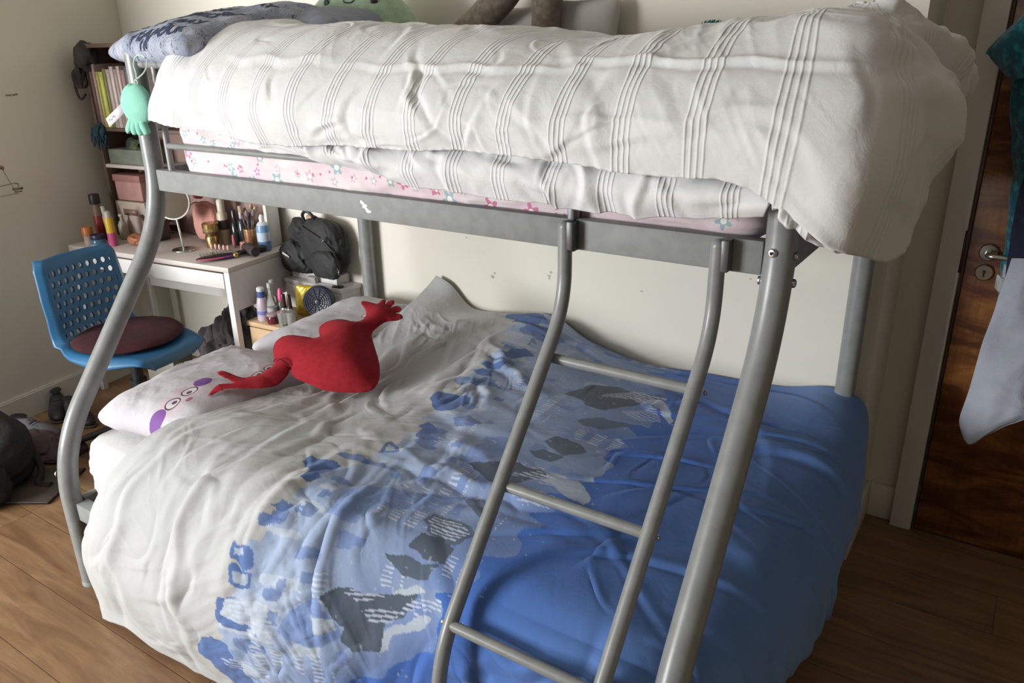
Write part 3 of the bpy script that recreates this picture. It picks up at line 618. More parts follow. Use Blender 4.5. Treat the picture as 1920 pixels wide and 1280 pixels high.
PRINT = [
 ([(0.415, 1.586), (0.536, 1.487), (0.522, 1.39), (0.573, 1.324), (0.601, 1.281), (0.629, 1.227), (0.567, 1.23), (0.511, 1.19), (0.426, 1.219), (0.429, 1.296), (0.361, 1.415), (0.339, 1.566)], (0.56, 0.57, 0.565), 1),
 ([(0.711, 1.213), (0.757, 1.176), (0.831, 1.153), (0.91, 1.113), (0.971, 1.088), (0.913, 1.185), (0.819, 1.227), (0.799, 1.301), (0.76, 1.304), (0.709, 1.293)], (0.18, 0.28, 0.55), 0.75),
 ([(0.669, 1.546), (0.7, 1.501), (0.74, 1.458), (0.768, 1.447), (0.774, 1.475), (0.819, 1.504), (0.819, 1.535), (0.774, 1.555), (0.694, 1.558)], (0.18, 0.28, 0.55), 0.85),
 ([(0.89, 1.019), (0.862, 0.928), (0.882, 0.834), (0.931, 0.823), (0.959, 0.886), (0.925, 0.968)], (0.18, 0.28, 0.55), 0.7),
 ([(0.525, 1.495), (0.587, 1.489), (0.652, 1.489), (0.652, 1.509), (0.635, 1.555), (0.604, 1.549), (0.528, 1.541)], (0.53, 0.6, 0.66), 0.8),
 ([(0.751, 1.492), (0.802, 1.492), (0.808, 1.512), (0.76, 1.526)], (0.53, 0.6, 0.66), 0.8),
 ([(0.703, 1.563), (0.774, 1.555), (0.763, 1.58), (0.7, 1.595)], (0.53, 0.6, 0.66), 0.7),
 ([(0.928, 1.421), (0.997, 1.384), (1.023, 1.395), (0.939, 1.447)], (0.53, 0.6, 0.66), 0.8),
 ([(0.919, 1.504), (0.988, 1.475), (1.032, 1.444), (1.052, 1.447), (1.02, 1.484), (0.948, 1.509), (0.928, 1.541), (0.91, 1.549)], (0.53, 0.6, 0.66), 0.8),
 ([(1.043, 0.49), (1.046, 0.41), (1.093, 0.35), (1.171, 0.384), (1.223, 0.47), (1.218, 0.496), (1.174, 0.433), (1.105, 0.413), (1.073, 0.487)], (0.53, 0.6, 0.66), 0.7),
 ([(1.049, 0.914), (1.166, 0.908), (1.229, 0.948), (1.226, 0.994), (1.163, 0.982)], (0.53, 0.6, 0.66), 0.7),
 ([(0.525, 1.495), (0.587, 1.489), (0.652, 1.489), (0.652, 1.509), (0.635, 1.555), (0.604, 1.549), (0.528, 1.541)], 'hatch', 0.9),
 ([(0.443, 0.131), (0.406, 0.031), (0.463, 0.014), (0.528, 0.023), (0.579, 0.054), (0.579, 0.12), (0.533, 0.134), (0.502, 0.174), (0.48, 0.12)], (0.1, 0.18, 0.42), 1),
 ([(0.559, 0.177), (0.55, 0.125), (0.624, 0.12), (0.709, 0.142), (0.7, 0.205), (0.621, 0.225)], (0.1, 0.18, 0.42), 0.8),
 ([(0.598, 0.396), (0.593, 0.345), (0.638, 0.305), (0.692, 0.336), (0.655, 0.382), (0.635, 0.419)], (0.1, 0.18, 0.42), 1),
 ([(0.573, 0.481), (0.581, 0.456), (0.635, 0.45), (0.666, 0.433), (0.652, 0.473), (0.613, 0.498)], (0.1, 0.18, 0.42), 1),
 ([(0.581, 0.533), (0.593, 0.501), (0.646, 0.498), (0.641, 0.538), (0.604, 0.547)], (0.1, 0.18, 0.42), 1),
 ([(0.539, 0.607), (0.55, 0.581), (0.641, 0.567), (0.734, 0.589), (0.652, 0.612), (0.59, 0.632)], (0.1, 0.18, 0.42), 0.8),
 ([(0.57, 0.752), (0.573, 0.706), (0.615, 0.692), (0.697, 0.698), (0.706, 0.726), (0.686, 0.789), (0.635, 0.792), (0.604, 0.78)], (0.1, 0.18, 0.42), 1),
 ([(0.714, 0.814), (0.751, 0.786), (0.811, 0.797), (0.788, 0.832), (0.746, 0.84)], (0.1, 0.18, 0.42), 0.7),
 ([(0.658, 0.903), (0.661, 0.871), (0.692, 0.877), (0.737, 0.903), (0.723, 0.926), (0.7, 0.931)], (0.1, 0.18, 0.42), 1),
 ([(0.68, 0.951), (0.675, 0.911), (0.723, 0.926), (0.763, 0.934), (0.714, 0.957)], (0.1, 0.18, 0.42), 0.9),
 ([(0.655, 1.057), (0.638, 1.017), (0.649, 1.002), (0.68, 1.014), (0.714, 1.037), (0.663, 1.057)], (0.1, 0.18, 0.42), 0.9),
 ([(0.663, 1.045), (0.649, 1.019), (0.68, 1.028), (0.694, 1.039)], (0.53, 0.6, 0.66), 0.8),
 ([(0.567, 1.119), (0.576, 1.105), (0.629, 1.088), (0.672, 1.102), (0.635, 1.119), (0.598, 1.122)], (0.1, 0.18, 0.42), 0.8),
 ([(0.511, 1.19), (0.511, 1.162), (0.539, 1.15), (0.621, 1.15), (0.624, 1.182), (0.607, 1.205), (0.624, 1.21), (0.613, 1.242), (0.584, 1.244), (0.573, 1.205)], (0.1, 0.18, 0.42), 1),
 ([(0.581, 1.316), (0.598, 1.301), (0.624, 1.301), (0.624, 1.316)], (0.1, 0.18, 0.42), 0.9),
 ([(0.567, 1.338), (0.576, 1.33), (0.604, 1.327), (0.627, 1.33), (0.598, 1.347), (0.579, 1.35)], (0.1, 0.18, 0.42), 0.9),
 ([(0.533, 1.398), (0.539, 1.39), (0.587, 1.387), (0.598, 1.418), (0.581, 1.427), (0.545, 1.418)], (0.1, 0.18, 0.42), 1),
 ([(0.547, 1.395), (0.567, 1.393), (0.576, 1.404), (0.55, 1.412)], (0.53, 0.6, 0.66), 0.7),
 ([(0.545, 1.444), (0.545, 1.427), (0.604, 1.427), (0.601, 1.461), (0.576, 1.469), (0.545, 1.458)], (0.1, 0.18, 0.42), 1),
 ([(0.553, 1.438), (0.596, 1.432), (0.593, 1.458), (0.559, 1.455)], (0.53, 0.6, 0.66), 0.7),
 ([(0.511, 1.509), (0.522, 1.492), (0.536, 1.489), (0.525, 1.535), (0.604, 1.549), (0.596, 1.566), (0.516, 1.561)], (0.1, 0.18, 0.42), 1),
 ([(0.437, 1.649), (0.465, 1.618), (0.491, 1.606), (0.539, 1.618), (0.55, 1.657), (0.559, 1.714), (0.579, 1.751), (0.485, 1.771), (0.463, 1.697), (0.432, 1.674)], (0.1, 0.18, 0.42), 1),
 ([(0.488, 1.674), (0.581, 1.649), (0.607, 1.68), (0.511, 1.694)], 'hatch', 0.8),
 ([(0.771, 1.444), (0.794, 1.43), (0.839, 1.424), (0.885, 1.435), (0.962, 1.418), (1.003, 1.41), (0.991, 1.447), (0.956, 1.475), (0.925, 1.487), (0.916, 1.546), (0.851, 1.552), (0.819, 1.543), (0.819, 1.529), (0.831, 1.504), (0.797, 1.487), (0.78, 1.467)], (0.085, 0.115, 0.16), 1),
 ([(0.865, 1.467), (0.962, 1.458), (0.939, 1.489), (0.879, 1.487)], 'hatch', 0.8),
 ([(0.808, 1.432), (0.845, 1.424), (0.91, 1.438), (0.885, 1.449)], 'hatch', 0.8),
 ([(0.959, 1.447), (1.078, 1.384), (1.078, 1.415), (0.951, 1.467)], 'hatch', 0.9),
 ([(0.913, 0.501), (0.939, 0.384), (1.009, 0.347), (1.081, 0.359), (1.148, 0.33), (1.096, 0.464), (1.052, 0.538), (0.994, 0.541), (0.974, 0.513), (0.936, 0.51)], (0.085, 0.115, 0.16), 1),
 ([(0.994, 0.458), (1.058, 0.342), (1.157, 0.345), (1.174, 0.407), (1.075, 0.419)], 'hatch', 0.9),
 ([(1.093, 0.513), (1.157, 0.424), (1.206, 0.504), (1.142, 0.535)], 'hatch', 0.8),
 ([(0.899, 0.982), (0.928, 0.96), (0.991, 0.92), (1.064, 0.911), (1.107, 0.934), (1.058, 0.98), (1.017, 1.039), (0.959, 1.011)], (0.085, 0.115, 0.16), 1),
 ([(1.009, 0.971), (1.067, 0.917), (1.197, 0.943), (1.168, 0.965), (1.075, 0.957)], 'hatch', 0.8),
 ([(1.064, 1.037), (1.142, 0.994), (1.203, 1.028), (1.107, 1.059)], 'hatch', 0.8),
 ([(0.936, 1.301), (0.945, 1.267), (1.003, 1.247), (1.043, 1.264), (1.049, 1.313), (0.997, 1.313), (0.939, 1.307)], (0.085, 0.115, 0.16), 1),
 ([(0.893, 1.341), (0.985, 1.327), (1.043, 1.316), (1.017, 1.361), (0.965, 1.375), (0.931, 1.367)], (0.085, 0.115, 0.16), 0.95),
 ([(1.006, 0.789), (1.017, 0.752), (1.084, 0.749), (1.122, 0.772), (1.087, 0.823), (1.032, 0.803)], (0.085, 0.115, 0.16), 0.9),
 ([(0.997, 0.851), (1.029, 0.826), (1.09, 0.826), (1.067, 0.866), (1.02, 0.866)], (0.085, 0.115, 0.16), 0.9),
 ([(1.02, 0.635), (1.07, 0.578), (1.157, 0.57), (1.099, 0.641), (1.052, 0.649)], (0.085, 0.115, 0.16), 0.8),
 ([(0.968, 1.102), (1.0, 1.074), (1.064, 1.116), (1.043, 1.15), (0.997, 1.125)], (0.085, 0.115, 0.16), 0.8),
 ([(0.922, 1.219), (0.931, 1.182), (1.023, 1.185), (1.075, 1.207), (1.041, 1.256), (0.959, 1.253)], (0.085, 0.115, 0.16), 0.8),
 ([(0.933, 1.219), (0.942, 1.193), (1.02, 1.193), (1.055, 1.213), (1.032, 1.247), (0.965, 1.247)], 'hatch', 1)]
def low_surface(nu=720, nv=640):
    P = resample(loft(LOWC, 300, 260), nu, nv); S, T = arclen(P); N = normals(P)
    if N[nu // 2, nv // 3, 2] < 0: N = -N
    sm, tm = S.max(), T.max(); H = np.zeros_like(S)
    hd = np.clip((.95 - S) / .25, 0, 1)   # the crumpled head end
    H += creases(S, T, 30, 41, (.05, .75), (.30, 1.1), .17, .014, .009, 1.0, .5)
    H += creases(S, T, 40, 42, (.0, .9), (.4, 1.6), .11, .011, .0045, .8, .7)
    H += creases(S, T, 70, 50, (.05, .9), (1.0, tm), .09, .007, .0045, 2.1, .5) + creases(S, T, 50, 51, (.9, 2.0), (.3, tm), .10, .006, .003, .9, .9)
    H += creases(S, T, 22, 43, (.05, .9), (1.1, tm), .24, .012, .009, 1.9, .35)
    H += creases(S, T, 14, 44, (.55, 1.5), (.2, 1.5), .30, .014, .008, .25, .3)
    H += creases(S, T, 30, 45, (1.1, 2.1), (.3, 1.6), .26, .007, .008, -.45, .16)
    H += creases(S, T, 12, 46, (1.5, sm), (.2, 1.5), .22, .024, .012, -.35, .3)
    H += creases(S, T, 18, 47, (.9, 2.0), (1.35, tm), .24, .016, .011, 1.3, .35)
    H += creases(S, T, 9, 48, (.6, 2.0), (.02, .16), .34, .012, -.013, .06, .1)
    H += creases(S, T, 8, 49, (2.05, sm), (.3, tm - .2), .22, .024, .018, -.9, .35)
    H += .012 * fbm(S * 3.1, T * 3.1, 12, 3) + hd * .022 * drape(S, T, 1.1, .20, .055, 14) + hd * .011 * drape(S, T, .5, .13, .045, 15) + hd * .0025 * drape(S, T, 1.9, .06, .02, 18) + .010 * drape(S, T, -.4, .4, .09, 16) + .006 * drape(S, T, -.55, .15, .04, 17)
    # named folds seen in the photograph
    for f in FOLDS: H += .6 * fold(S, T, *f)
    edge = np.clip((tm - T) / .04, 0, 1) * np.clip((sm - S) / .04, 0, 1); H *= .4 + .6 * edge
    wall = np.clip((T - .0) / .06, 0, 1); H *= wall
    P = P + N * H[..., None]; P[..., 1] = np.minimum(P[..., 1], -.042)
    rg = np.clip((T - tm + .25) / .25, 0, 1); P[..., 1] -= rg * .018 * (fbm(S * 5.5, S * 0, 60, 2)); P[..., 2] = np.maximum(P[..., 2] + rg ** 3 * .025 * fbm(S * 4, S * 0, 61, 2), .012)
    return P, S, T
FOLDS = [(.62, 1.02, 1.35, .98, .016, .018, .12), (1.15, 1.52, 1.75, 1.35, .018, .022, -.15), (.15, 1.15, .25, 1.75, .02, .018, .1), (.30, 1.2, .42, 1.8, .016, .014, -.1),
         (1.75, 1.0, 2.2, 1.45, .022, .030, .1), (1.85, .35, 2.25, .6, .02, .022, .05), (1.45, 1.5, 1.62, 1.9, .03, -.035, 0), (.45, .28, .85, .55, .018, .02, .1), (.1, .28, .45, .2, .03, .018, 0)]
def poly_mask(S, T, pts):
    ins = np.zeros(S.shape, bool); x = [p[0] for p in pts]; y = [p[1] for p in pts]; n = len(pts)
    m = (S >= min(x) - .01) & (S <= max(x) + .01) & (T >= min(y) - .01) & (T <= max(y) + .01); s, t = S[m], T[m]; r = np.zeros(s.shape, bool)
    for i in range(n):
        a, b = pts[i], pts[(i + 1) % n]
        if a[1] == b[1]: continue
        r ^= ((a[1] > t) != (b[1] > t)) & (s < (b[0] - a[0]) * (t - a[1]) / (b[1] - a[1]) + a[0])
    ins[m] = r; return ins
def low_print(S, T):
    sh = S.shape; C = np.zeros(sh + (3,)); w1 = S + .012 * fbm(S * 22, T * 22, 70, 3); wt = T + .012 * fbm(S * 20 + 5, T * 20, 71, 3)
    def setc(m, c, k=1.):
        C[m] = C[m] * (1 - k) + np.array(c) * k
    C[:] = (.52, .53, .525)
    mot = fbm(S * 9, T * 9, 72, 4)
    # cloth-space coordinate running from the skyline edge (0) towards the plain blue foot (1)
    e0 = np.interp(T, EDGE0[1], EDGE0[0]); e1 = np.interp(T, EDGE1[1], EDGE1[0]); k = (S - e0) / (e1 - e0)
    colw = .034; ci = np.floor(wt / colw + .3 * fbm(T * 6, T * 0, 5, 1)); r1 = _h(ci, ci * 0 + 1, 81)
    lightb = (.36, .45, .63)
    top = e0 - .02 + .05 * fbm(T * 9, S * 2, 79, 3) + .02 * (vnoise(T * 38, S * 4, 80) > .5); m = S > top
    setc(m, lightb); kb = np.clip((k - .25) / .7, 0, 1)[..., None]; C[:] = np.where(m[..., None], C * (1 - kb) + np.array((.15, .24, .49)) * kb, C); C[m] += (mot[m] * .06)[:, None]
    setc(m & (fbm(S * 5, T * 5, 73, 3) > .10), (.30, .38, .50), .45); setc(m & (fbm(S * 4 + 9, T * 6, 74, 3) > .22) & (k < .7), (.48, .55, .68), .6)
    el = vnoise(S * 9 + 3, T * 34, 88); setc(m & (el > .70) & (S < top + .13), (.58, .64, .70), .6)          # pale towers
    setc(m & (vnoise(S * 12 + 8, T * 30, 89) > .72) & (S < top + .10), (.14, .22, .46), .8)
    for j, (fs, ft, seed, thr, colr, al) in enumerate(((7, 11, 90, .34, (.19, .29, .56), .75), (9, 16, 95, .36, (.26, .36, .60), .7), (6, 20, 99, .40, (.12, .20, .43), .8), (14, 20, 120, .38, (.50, .58, .72), .6))):
        mm = (k > .10) & (k < .98) & (fbm(w1 * fs, np.floor(wt * 90) / 90 * ft, seed, 2) > thr); setc(mm, colr, al)
    for cw, chh, seed in ((.030, .045, 130), (.022, .030, 140)):
        a_, b_ = np.floor(w1 / chh), np.floor(wt / cw); setc((k > .15) & (k < .95) & (_h(a_, b_, seed) > .955), (.17, .26, .52), .8)
    # fine hatching of windows
    hat = (np.sin(T * 2 * PI / .0105 + 2 * mot) > .25) & (np.sin(S * 2 * PI / .05) > -.2); hz = (vnoise(S * 13, T * 13, 76) > .73) & (k > .05) & (k < 1.08); setc(hat & hz, (.62, .68, .78), .75)
    # deep blue foot, with ragged second skyline
    r4 = vnoise(T * 26, S * 5, 84); e2 = e1 - .02 - .09 * r4 ** 2 - .06 * fbm(T * 7, S * 3, 85, 3); deep = S > e2
    kk = np.clip((S - e1) / .9, 0, 1)[..., None]; blue = np.array((.046, .135, .45)) * (1 - kk) + np.array((.17, .30, .53)) * kk  # paler towards the foot: fabric fade, lifted further for weak light there
    C[deep] = (blue * (1 + .10 * mot[..., None]))[deep]
    for pts, c, al in PRINT:
        m = poly_mask(w1, wt, pts)
        if c == 'hatch': m &= np.sin(T * 2 * PI / .0105 + S * 60) > .1; c = (.55, .62, .76)
        setc(m, c, al)
    spk = (vnoise(S * 90, T * 90, 78) > .95) & (k > .3) & (k < 1.1); setc(spk, (.6, .66, .76), .35)
    dk = ~deep; C[dk] *= .92
    return np.clip(C, 0, 1)
EDGE0 = ((.53, .53, .62, .64, .71, .61, .61, .60, .58, .50, .49, .49), (0, .14, .49, .75, 1.03, 1.2, 1.33, 1.41, 1.5, 1.64, 1.78, 2.4))
EDGE1 = ((1.10, 1.16, 1.22, 1.21, 1.2, 1.2, 1.157, 1.11, 1.03, .86, .78, .7), (0, .31, .53, .82, 1.02, 1.12, 1.31, 1.43, 1.55, 1.63, 1.75, 2.4))
def cityfab():
    m = M('city_print_cotton', rough=.88); o = m.obj(); m.b.inputs['Sheen Weight'].default_value = .1
    a = m.node('ShaderNodeAttribute', attribute_name='print'); m.col(a.outputs['Color'])
    m.bump(m.noise(o, 30, 5, .6, .5), .3, .005).bump(m.noise(o, 420, 2), .12, .0008); return m.m
lowP, lowS, lowT = low_surface()
ld = tag(grid_obj('duvet', lowP, cityfab(), None, (lowS, lowT), low_print(lowS, lowT), thick=.010), 'large grey to blue duvet with a city skyline print, spread over the lower bed', 'duvet')

# ------------------------------------------------------------------ pillows and heart cushion on the lower bed
def pillowmat(name, faces, base=(.64, .62, .66)):
    m = M(name, base, .88); u, v, _ = m.sep(m.uv()); o = m.obj(); c = m.mix(m.noise(o, 6, 3).rng(.4, .6), base, tuple(q * .95 for q in base))
    def ell(cu, cv, ru, rv, a=0.):
        ca, sa = math.cos(a), math.sin(a); du, dv = u - cu, v - cv; x = (du * ca + dv * sa) / ru; y = (dv * ca - du * sa) / rv; return (x * x + y * y)
    for (cu, cv, k, ear) in faces:
        def P(a, b): return cu + a * k, cv + b * k
        c = m.mix((ell(*P(0, 0), .085 * k, .16 * k) < 1) * .35, c, (.78, .55, .62))
        for s in (-1, 1):
            if ear: c = m.mix(ell(*P(-.02, s * .145), .042 * k, .050 * k, s * .5) < 1, c, (.23, .10, .36))
            e = ell(*P(0, s * .052), .036 * k, .044 * k); c = m.mix(e < 1, c, (.78, .74, .76)); c = m.mix((e < 1) * (e > .68), c, (.10, .04, .10))
            c = m.mix(ell(*P(.006, s * .045), .012 * k, .015 * k) < 1, c, (.16, .05, .14))
        c = m.mix(ell(*P(.062, 0), .014 * k, .02 * k) < 1, c, (.45, .16, .3))
    m.col(c); m.bump(m.noise(o, 24, 5, .6, .5), .35, .006).bump(m.noise(o, 420, 2), .1, .0008); return m.m
PR = lambda x, y, z, rx=0, ry=0, rz=0: Matrix.Translation((x, y, z)) @ Euler((rx, ry, rz)).to_matrix().to_4x4()
p1 = tag(pillow('pillow', .215, .325, .076, PR(.245, -1.06, .582, -.02, .05, .22), pillowmat('faces_print_front', [(.60, .20, 1.2, True), (.82, .63, .9, False)]), seed=3, wr=.008, nu=90), 'white pillow printed with a purple eared face, at the near corner of the lower bed', 'pillow', None)
p2 = tag(pillow('pillow', .22, .345, .070, PR(.20, -.42, .572, .03, .06, .0), pillowmat('faces_print_back', [(.62, .62, .8, False), (.8, .95, .7, False)], (.56, .545, .58)), seed=8, wr=.010, nu=90), 'pale lilac printed pillow beneath the outstretched arm of the red heart cushion', 'pillow', None)
HO = [(-.1480, -.4050), (-.1622, -.3529), (-.1400, -.3190), (-.2031, -.3235), (-.2189, -.3148), (-.2069, -.2977), (-.148, -.2842), (-.1288, -.2478), (-.1211, -.2048), (-.1243, -.1777), (-.1776, -.1344), (-.2005, -.0978), (-.1902, -.0587), (-.1344, -.0286), (-.092, -.013), (-.1341, .0264), (-.1327, .0669), (-.104, .1007), (-.058, .1168), (-.0424, .1313), (-.0501, .1627), (-.0727, .184), (-.1061, .1983), (-.1101, .213), (-.0802, .2238), (-.0598, .2313), (-.0615, .2547), (-.0475, .2611), (-.037, .2441), (-.0381, .2643), (-.0265, .2761), (-.0116, .2622), (-.0091, .2431), (.0001, .26), (.021, .2611), (.0311, .2442), (.0248, .2296), (.0432, .2359), (.0604, .2246), (.0534, .2029), (.0294, .1791), (.0229, .1416), (.0324, .1031), (.0765, .0683), (.1431, .0188), (.1849, -.0242), (.2036, -.059), (.2009, -.0941), (.151, -.1351), (.0916, -.1665), (.0419, -.1742), (-.0085, -.182), (-.0434, -.1784), (-.0638, -.1639), (-.0504, -.1919), (-.045, -.2361), (-.0659, -.2815), (-.1035, -.322), (-.1277, -.3529)]
def plush(name, a, b, sc=300):
    m = M(name, a, .95); o = m.obj(); m.b.inputs['Sheen Weight'].default_value = .35; m.b.inputs['Sheen Tint'].default_value = (*[min(1, c * 1.5) for c in a], 1)
    m.col(m.mix(m.noise(o, 60, 4).rng(.35, .65), a, b)); m.bump(m.noise(o, sc, 3), .4, .002); return m.m
def closed(P, n=3):
    Q = [Vector(p) for p in P]; out = []
    for i in range(len(Q)):
        a, b, c, d = Q[i - 1], Q[i], Q[(i + 1) % len(Q)], Q[(i + 2) % len(Q)]
        for k in range(n): t = k / n; out.append(.5 * ((2 * b) + (c - a) * t + (2 * a - 5 * b + 4 * c - d) * t * t + (3 * b - a - 3 * c + d) * t ** 3))
    return out
HF = ((.55, -.78, .70), (.97314, 0, -.23021), (.06895, .95409, .29146), (.21964, -.29951, .92847))
hc = tag(inflate('heart_cushion', closed(HO), .062, HF, plush('red_plush', (.27, .004, .012), (.32, .007, .017)), None, .007, .075, lambda v: (.035 * np.clip((-v[:, 1] - .24) / .12, 0, 1))[:, None]), 'red plush heart cushion with two arms and open hands lying on the lower bed', 'cushion')
bm = bmesh.new()   # stitched seams where the arms join the heart
def onheart(a, b, h): o_, ex, ey, en = [Vector(q) for q in HF]; return o_ + ex * a + ey * b + en * h
tube(bm, crom([onheart(-.124, -.178, .012), onheart(-.108, -.175, .030), onheart(-.088, -.171, .032), onheart(-.066, -.165, .014)], 6), .0022, 8)
ob('arm_seam', bm, plain((.16, .004, .008), .9, name='thread'), hc)

# ------------------------------------------------------------------ top bunk: pillows and soft toys
def scribble():
    m = M('blue_grey_lettered_cotton', rough=.88); u, v, _ = m.sep(m.uv()); o = m.obj(); n = m.noise(m.comb(u, v), 7, 3); c = m.mix(n.rng(.42, .58), (.27, .30, .38), (.40, .42, .49))
    w_ = m.noise(m.comb(u, v, 4.), 26, 2, .5, 1.5); c = m.mix(((w_ - .5).abs() < .016) * .8, c, (.045, .06, .12)); m.col(c); m.bump(m.noise(o, 24, 5, .6, .5), .4, .007); return m.m
PT = PR(.125, -.74, 1.655, .17, -.03, -.08)
tp = tag(pillow('pillow', .25, .31, .066, PT, scribble(), seed=12, wr=.012, nu=100), 'blue grey pillow covered in dark hand lettering at the head of the top bunk', 'pillow')
INK = plain((.035, .05, .10), .9, name='fabric_ink')
def pillow_top(x, y, sx=.25, sy=.31, h=.066):
    a, b = x / sx, y / sy; k = 99
    A, B = np.array(_PT[2][0]), np.array(_PT[2][1]); G_ = _PT[0]; q = (G_[..., 0] - x) ** 2 + (G_[..., 1] - y) ** 2; i_ = int(np.argmin(q)); return float(G_[..., 2].flat[i_])
_PT = pillow_pts(.25, .31, .066, 200, 200, .12, 12, .012)
def word(txt, cx, cy, size, ang):
    cu = bpy.data.curves.new('t', 'FONT'); cu.body = txt; cu.size = size; cu.align_x = 'CENTER'; cu.align_y = 'CENTER'; cu.offset = .0022; to = bpy.data.objects.new('t', cu); COL.objects.link(to)
    me = bpy.data.meshes.new_from_object(to.evaluated_get(bpy.context.evaluated_depsgraph_get())); bpy.data.objects.remove(to); bm = bmesh.new(); bm.from_mesh(me)
    bmesh.ops.triangulate(bm, faces=bm.faces)
    for _ in range(2): bmesh.ops.subdivide_edges(bm, edges=[e for e in bm.edges if e.calc_length() > .008], cuts=1)
    ca, sa = math.cos(ang), math.sin(ang)
    for v in bm.verts:
        x, y = cx + v.co.x * ca - v.co.y * sa, cy + v.co.x * sa + v.co.y * ca; v.co = PT @ Vector((x, y, pillow_top(x, y) + .0012))
    m2 = bpy.data.meshes.new('lettering'); bm.to_mesh(m2); bm.free(); return link('lettering', m2, INK, tp, False)
for wd in (('AND', .03, -.235, .062, .10), ('Y', -.03, -.18, .05, -.3), ('BE', -.06, -.25, .05, .5), ('LIFE', -.12, -.20, .05, .35), ('PLAY', .10, -.17, .055, .1), ('DREAM', -.05, -.12, .055, .2), ('HOPE', -.15, -.12, .05, -.2), ('WILD', .06, -.09, .055, -.1), ('FREE', -.08, -.04, .055, .3),
           ('SUN', .04, -.01, .06, .1), ('LOVE', -.03, .06, .06, .2), ('RUN', -.15, .02, .05, .4), ('OUR', .12, -.24, .05, .2), ('SKY', .15, -.06, .05, .0), ('JOY', -.19, -.16, .045, .9), ('AND', -.17, -.05, .045, -.4), ('DAY', .13, .07, .05, .1), ('US', .0, -.27, .035, .0), ('ALL', -.11, .10, .05, .1)): word(*wd)
tp2 = tag(pillow('pillow', .17, .30, .07, PR(.33, -.42, 1.655, .0, .05, .1), mottled('grey_blue_crumpled_cotton', (.20, .215, .27), (.27, .285, .34), 8, .9, .5, 40), seed=17, wr=.014), 'smaller dark grey pillow behind the lettered one on the top bunk', 'pillow')
gp = thing('plush_toy', 'round pale green plush toy with beige belly peeping over the white duvet', 'soft toy', (.29, -.30, 1.50))
bm = bmesh.new(); v = bmesh.ops.create_uvsphere(bm, u_segments=48, v_segments=32, radius=1)['verts']
for p in v: z = p.co.z; k = 1 - .18 * max(0, z); p.co = Vector((.29 + p.co.x * .245 * k, -.30 + p.co.y * .19 * k, 1.615 + z * .20))
mg = M('green_plush', (.26, .36, .25), .95); x, y, z = mg.sep(mg.obj()); bel = ((x - .21) / .17).pow(2.) + ((z - 1.60) / .115).pow(2.); o_ = mg.obj()
mg.col(mg.mix((bel < 1) * (y < -.22), mg.mix(mg.noise(o_, 40, 3).rng(.4, .6), (.25, .36, .24), (.31, .42, .29)), (.62, .54, .40))); mg.b.inputs['Sheen Weight'].default_value = .3; mg.bump(mg.noise(o_, 300, 3), .4, .002); ob('body', bm, mg.m, gp)
def onplush(phi, z, e=0.): c = (z - 1.615) / .2; k = (1 - .18 * c) * math.sqrt(1 - c * c); return Vector((.29 + (.245 * k + e) * math.sin(phi), -.30 - (.19 * k + e) * math.cos(phi), z))
for phi in (.95, -.15):
    bm = bmesh.new(); bmesh.ops.create_uvsphere(bm, u_segments=16, v_segments=12, radius=.013, matrix=Matrix.Translation(onplush(phi, 1.742)) @ Matrix.Rotation(phi, 4, 'Z') @ Matrix.Diagonal((1, .45, 1, 1))); ob('eye', bm, BLACKP, gp)
bm = bmesh.new(); tube(bm, crom([onplush(.28, 1.747, .001), onplush(.34, 1.741, .001), onplush(.46, 1.741, .001), onplush(.52, 1.747, .001)], 5), .0022, 8); ob('mouth', bm, BLACKP, gp)
FUR = plush('brown_fur', (.10, .078, .058), (.165, .13, .10), 120)
bp = thing('plush_toy', 'long legged brown plush animal sitting against the wall on the top bunk', 'soft toy', (.98, -.2, 1.45))
bm = bmesh.new(); blob(bm, (.93, -.17, 1.865), (.15, .10, .075), 3, .1, 4); ob('body', bm, FUR, bp)
bm = bmesh.new(); tube(bm, crom([(.54, -.20, 1.60), (.63, -.20, 1.640), (.73, -.20, 1.690), (.81, -.19, 1.755), (.87, -.18, 1.84)], 6), [.022 + .028 * min(1, i / 14) for i in range(25)], 20); ob('leg', bm, FUR, bp)
bm = bmesh.new(); tube(bm, crom([(.985, -.22, 1.58), (.98, -.22, 1.66), (.975, -.20, 1.75), (.96, -.18, 1.84)], 6), [.043] * 10 + [.048] * 9, 20); ob('leg', bm, FUR, bp)
tag(pillow('cushion', .13, .10, .05, PR(1.05, -.12, 1.64, 1.35, 0, .1), mottled('pale_grey_cotton', (.36, .35, .32), (.42, .41, .38), 8, .9, .3, 40), seed=4), 'pale grey cushion propped beside the brown plush animal', 'cushion')
tag(pillow('cushion', .14, .11, .05, PR(.80, -.10, 1.62, 1.35, 0, .1), mottled('off_white_cotton', (.48, .45, .42), (.54, .51, .48), 8, .9, .3, 40), seed=6), 'off white cushion behind the legs of the brown plush animal', 'cushion')
bm = bmesh.new()
blob(bm, (1.50, -.20, 1.60), (.07, .05, .05), 3, .2, 4)
for i in range(60):
    a = random.uniform(0, 2 * PI); r = random.uniform(0, 1); p = Vector((1.50 + .062 * r * math.cos(a), -.2 + .045 * r * math.sin(a), 1.618 + .022 * (1 - r * r))); d = Vector((math.cos(a) * r * .5, math.sin(a) * r * .5, .8)).normalized()
    tube(bm, [p, p + d * .012, p + d * .022 + Vector((.004, 0, -.002))], [.003, .002, .0006], 5)
tag(ob('plush_toy', bm, plush('teal_fur', (.015, .12, .12), (.03, .18, .17), 120)), 'teal furry soft toy barely showing behind the raised right part of the duvet', 'soft toy')
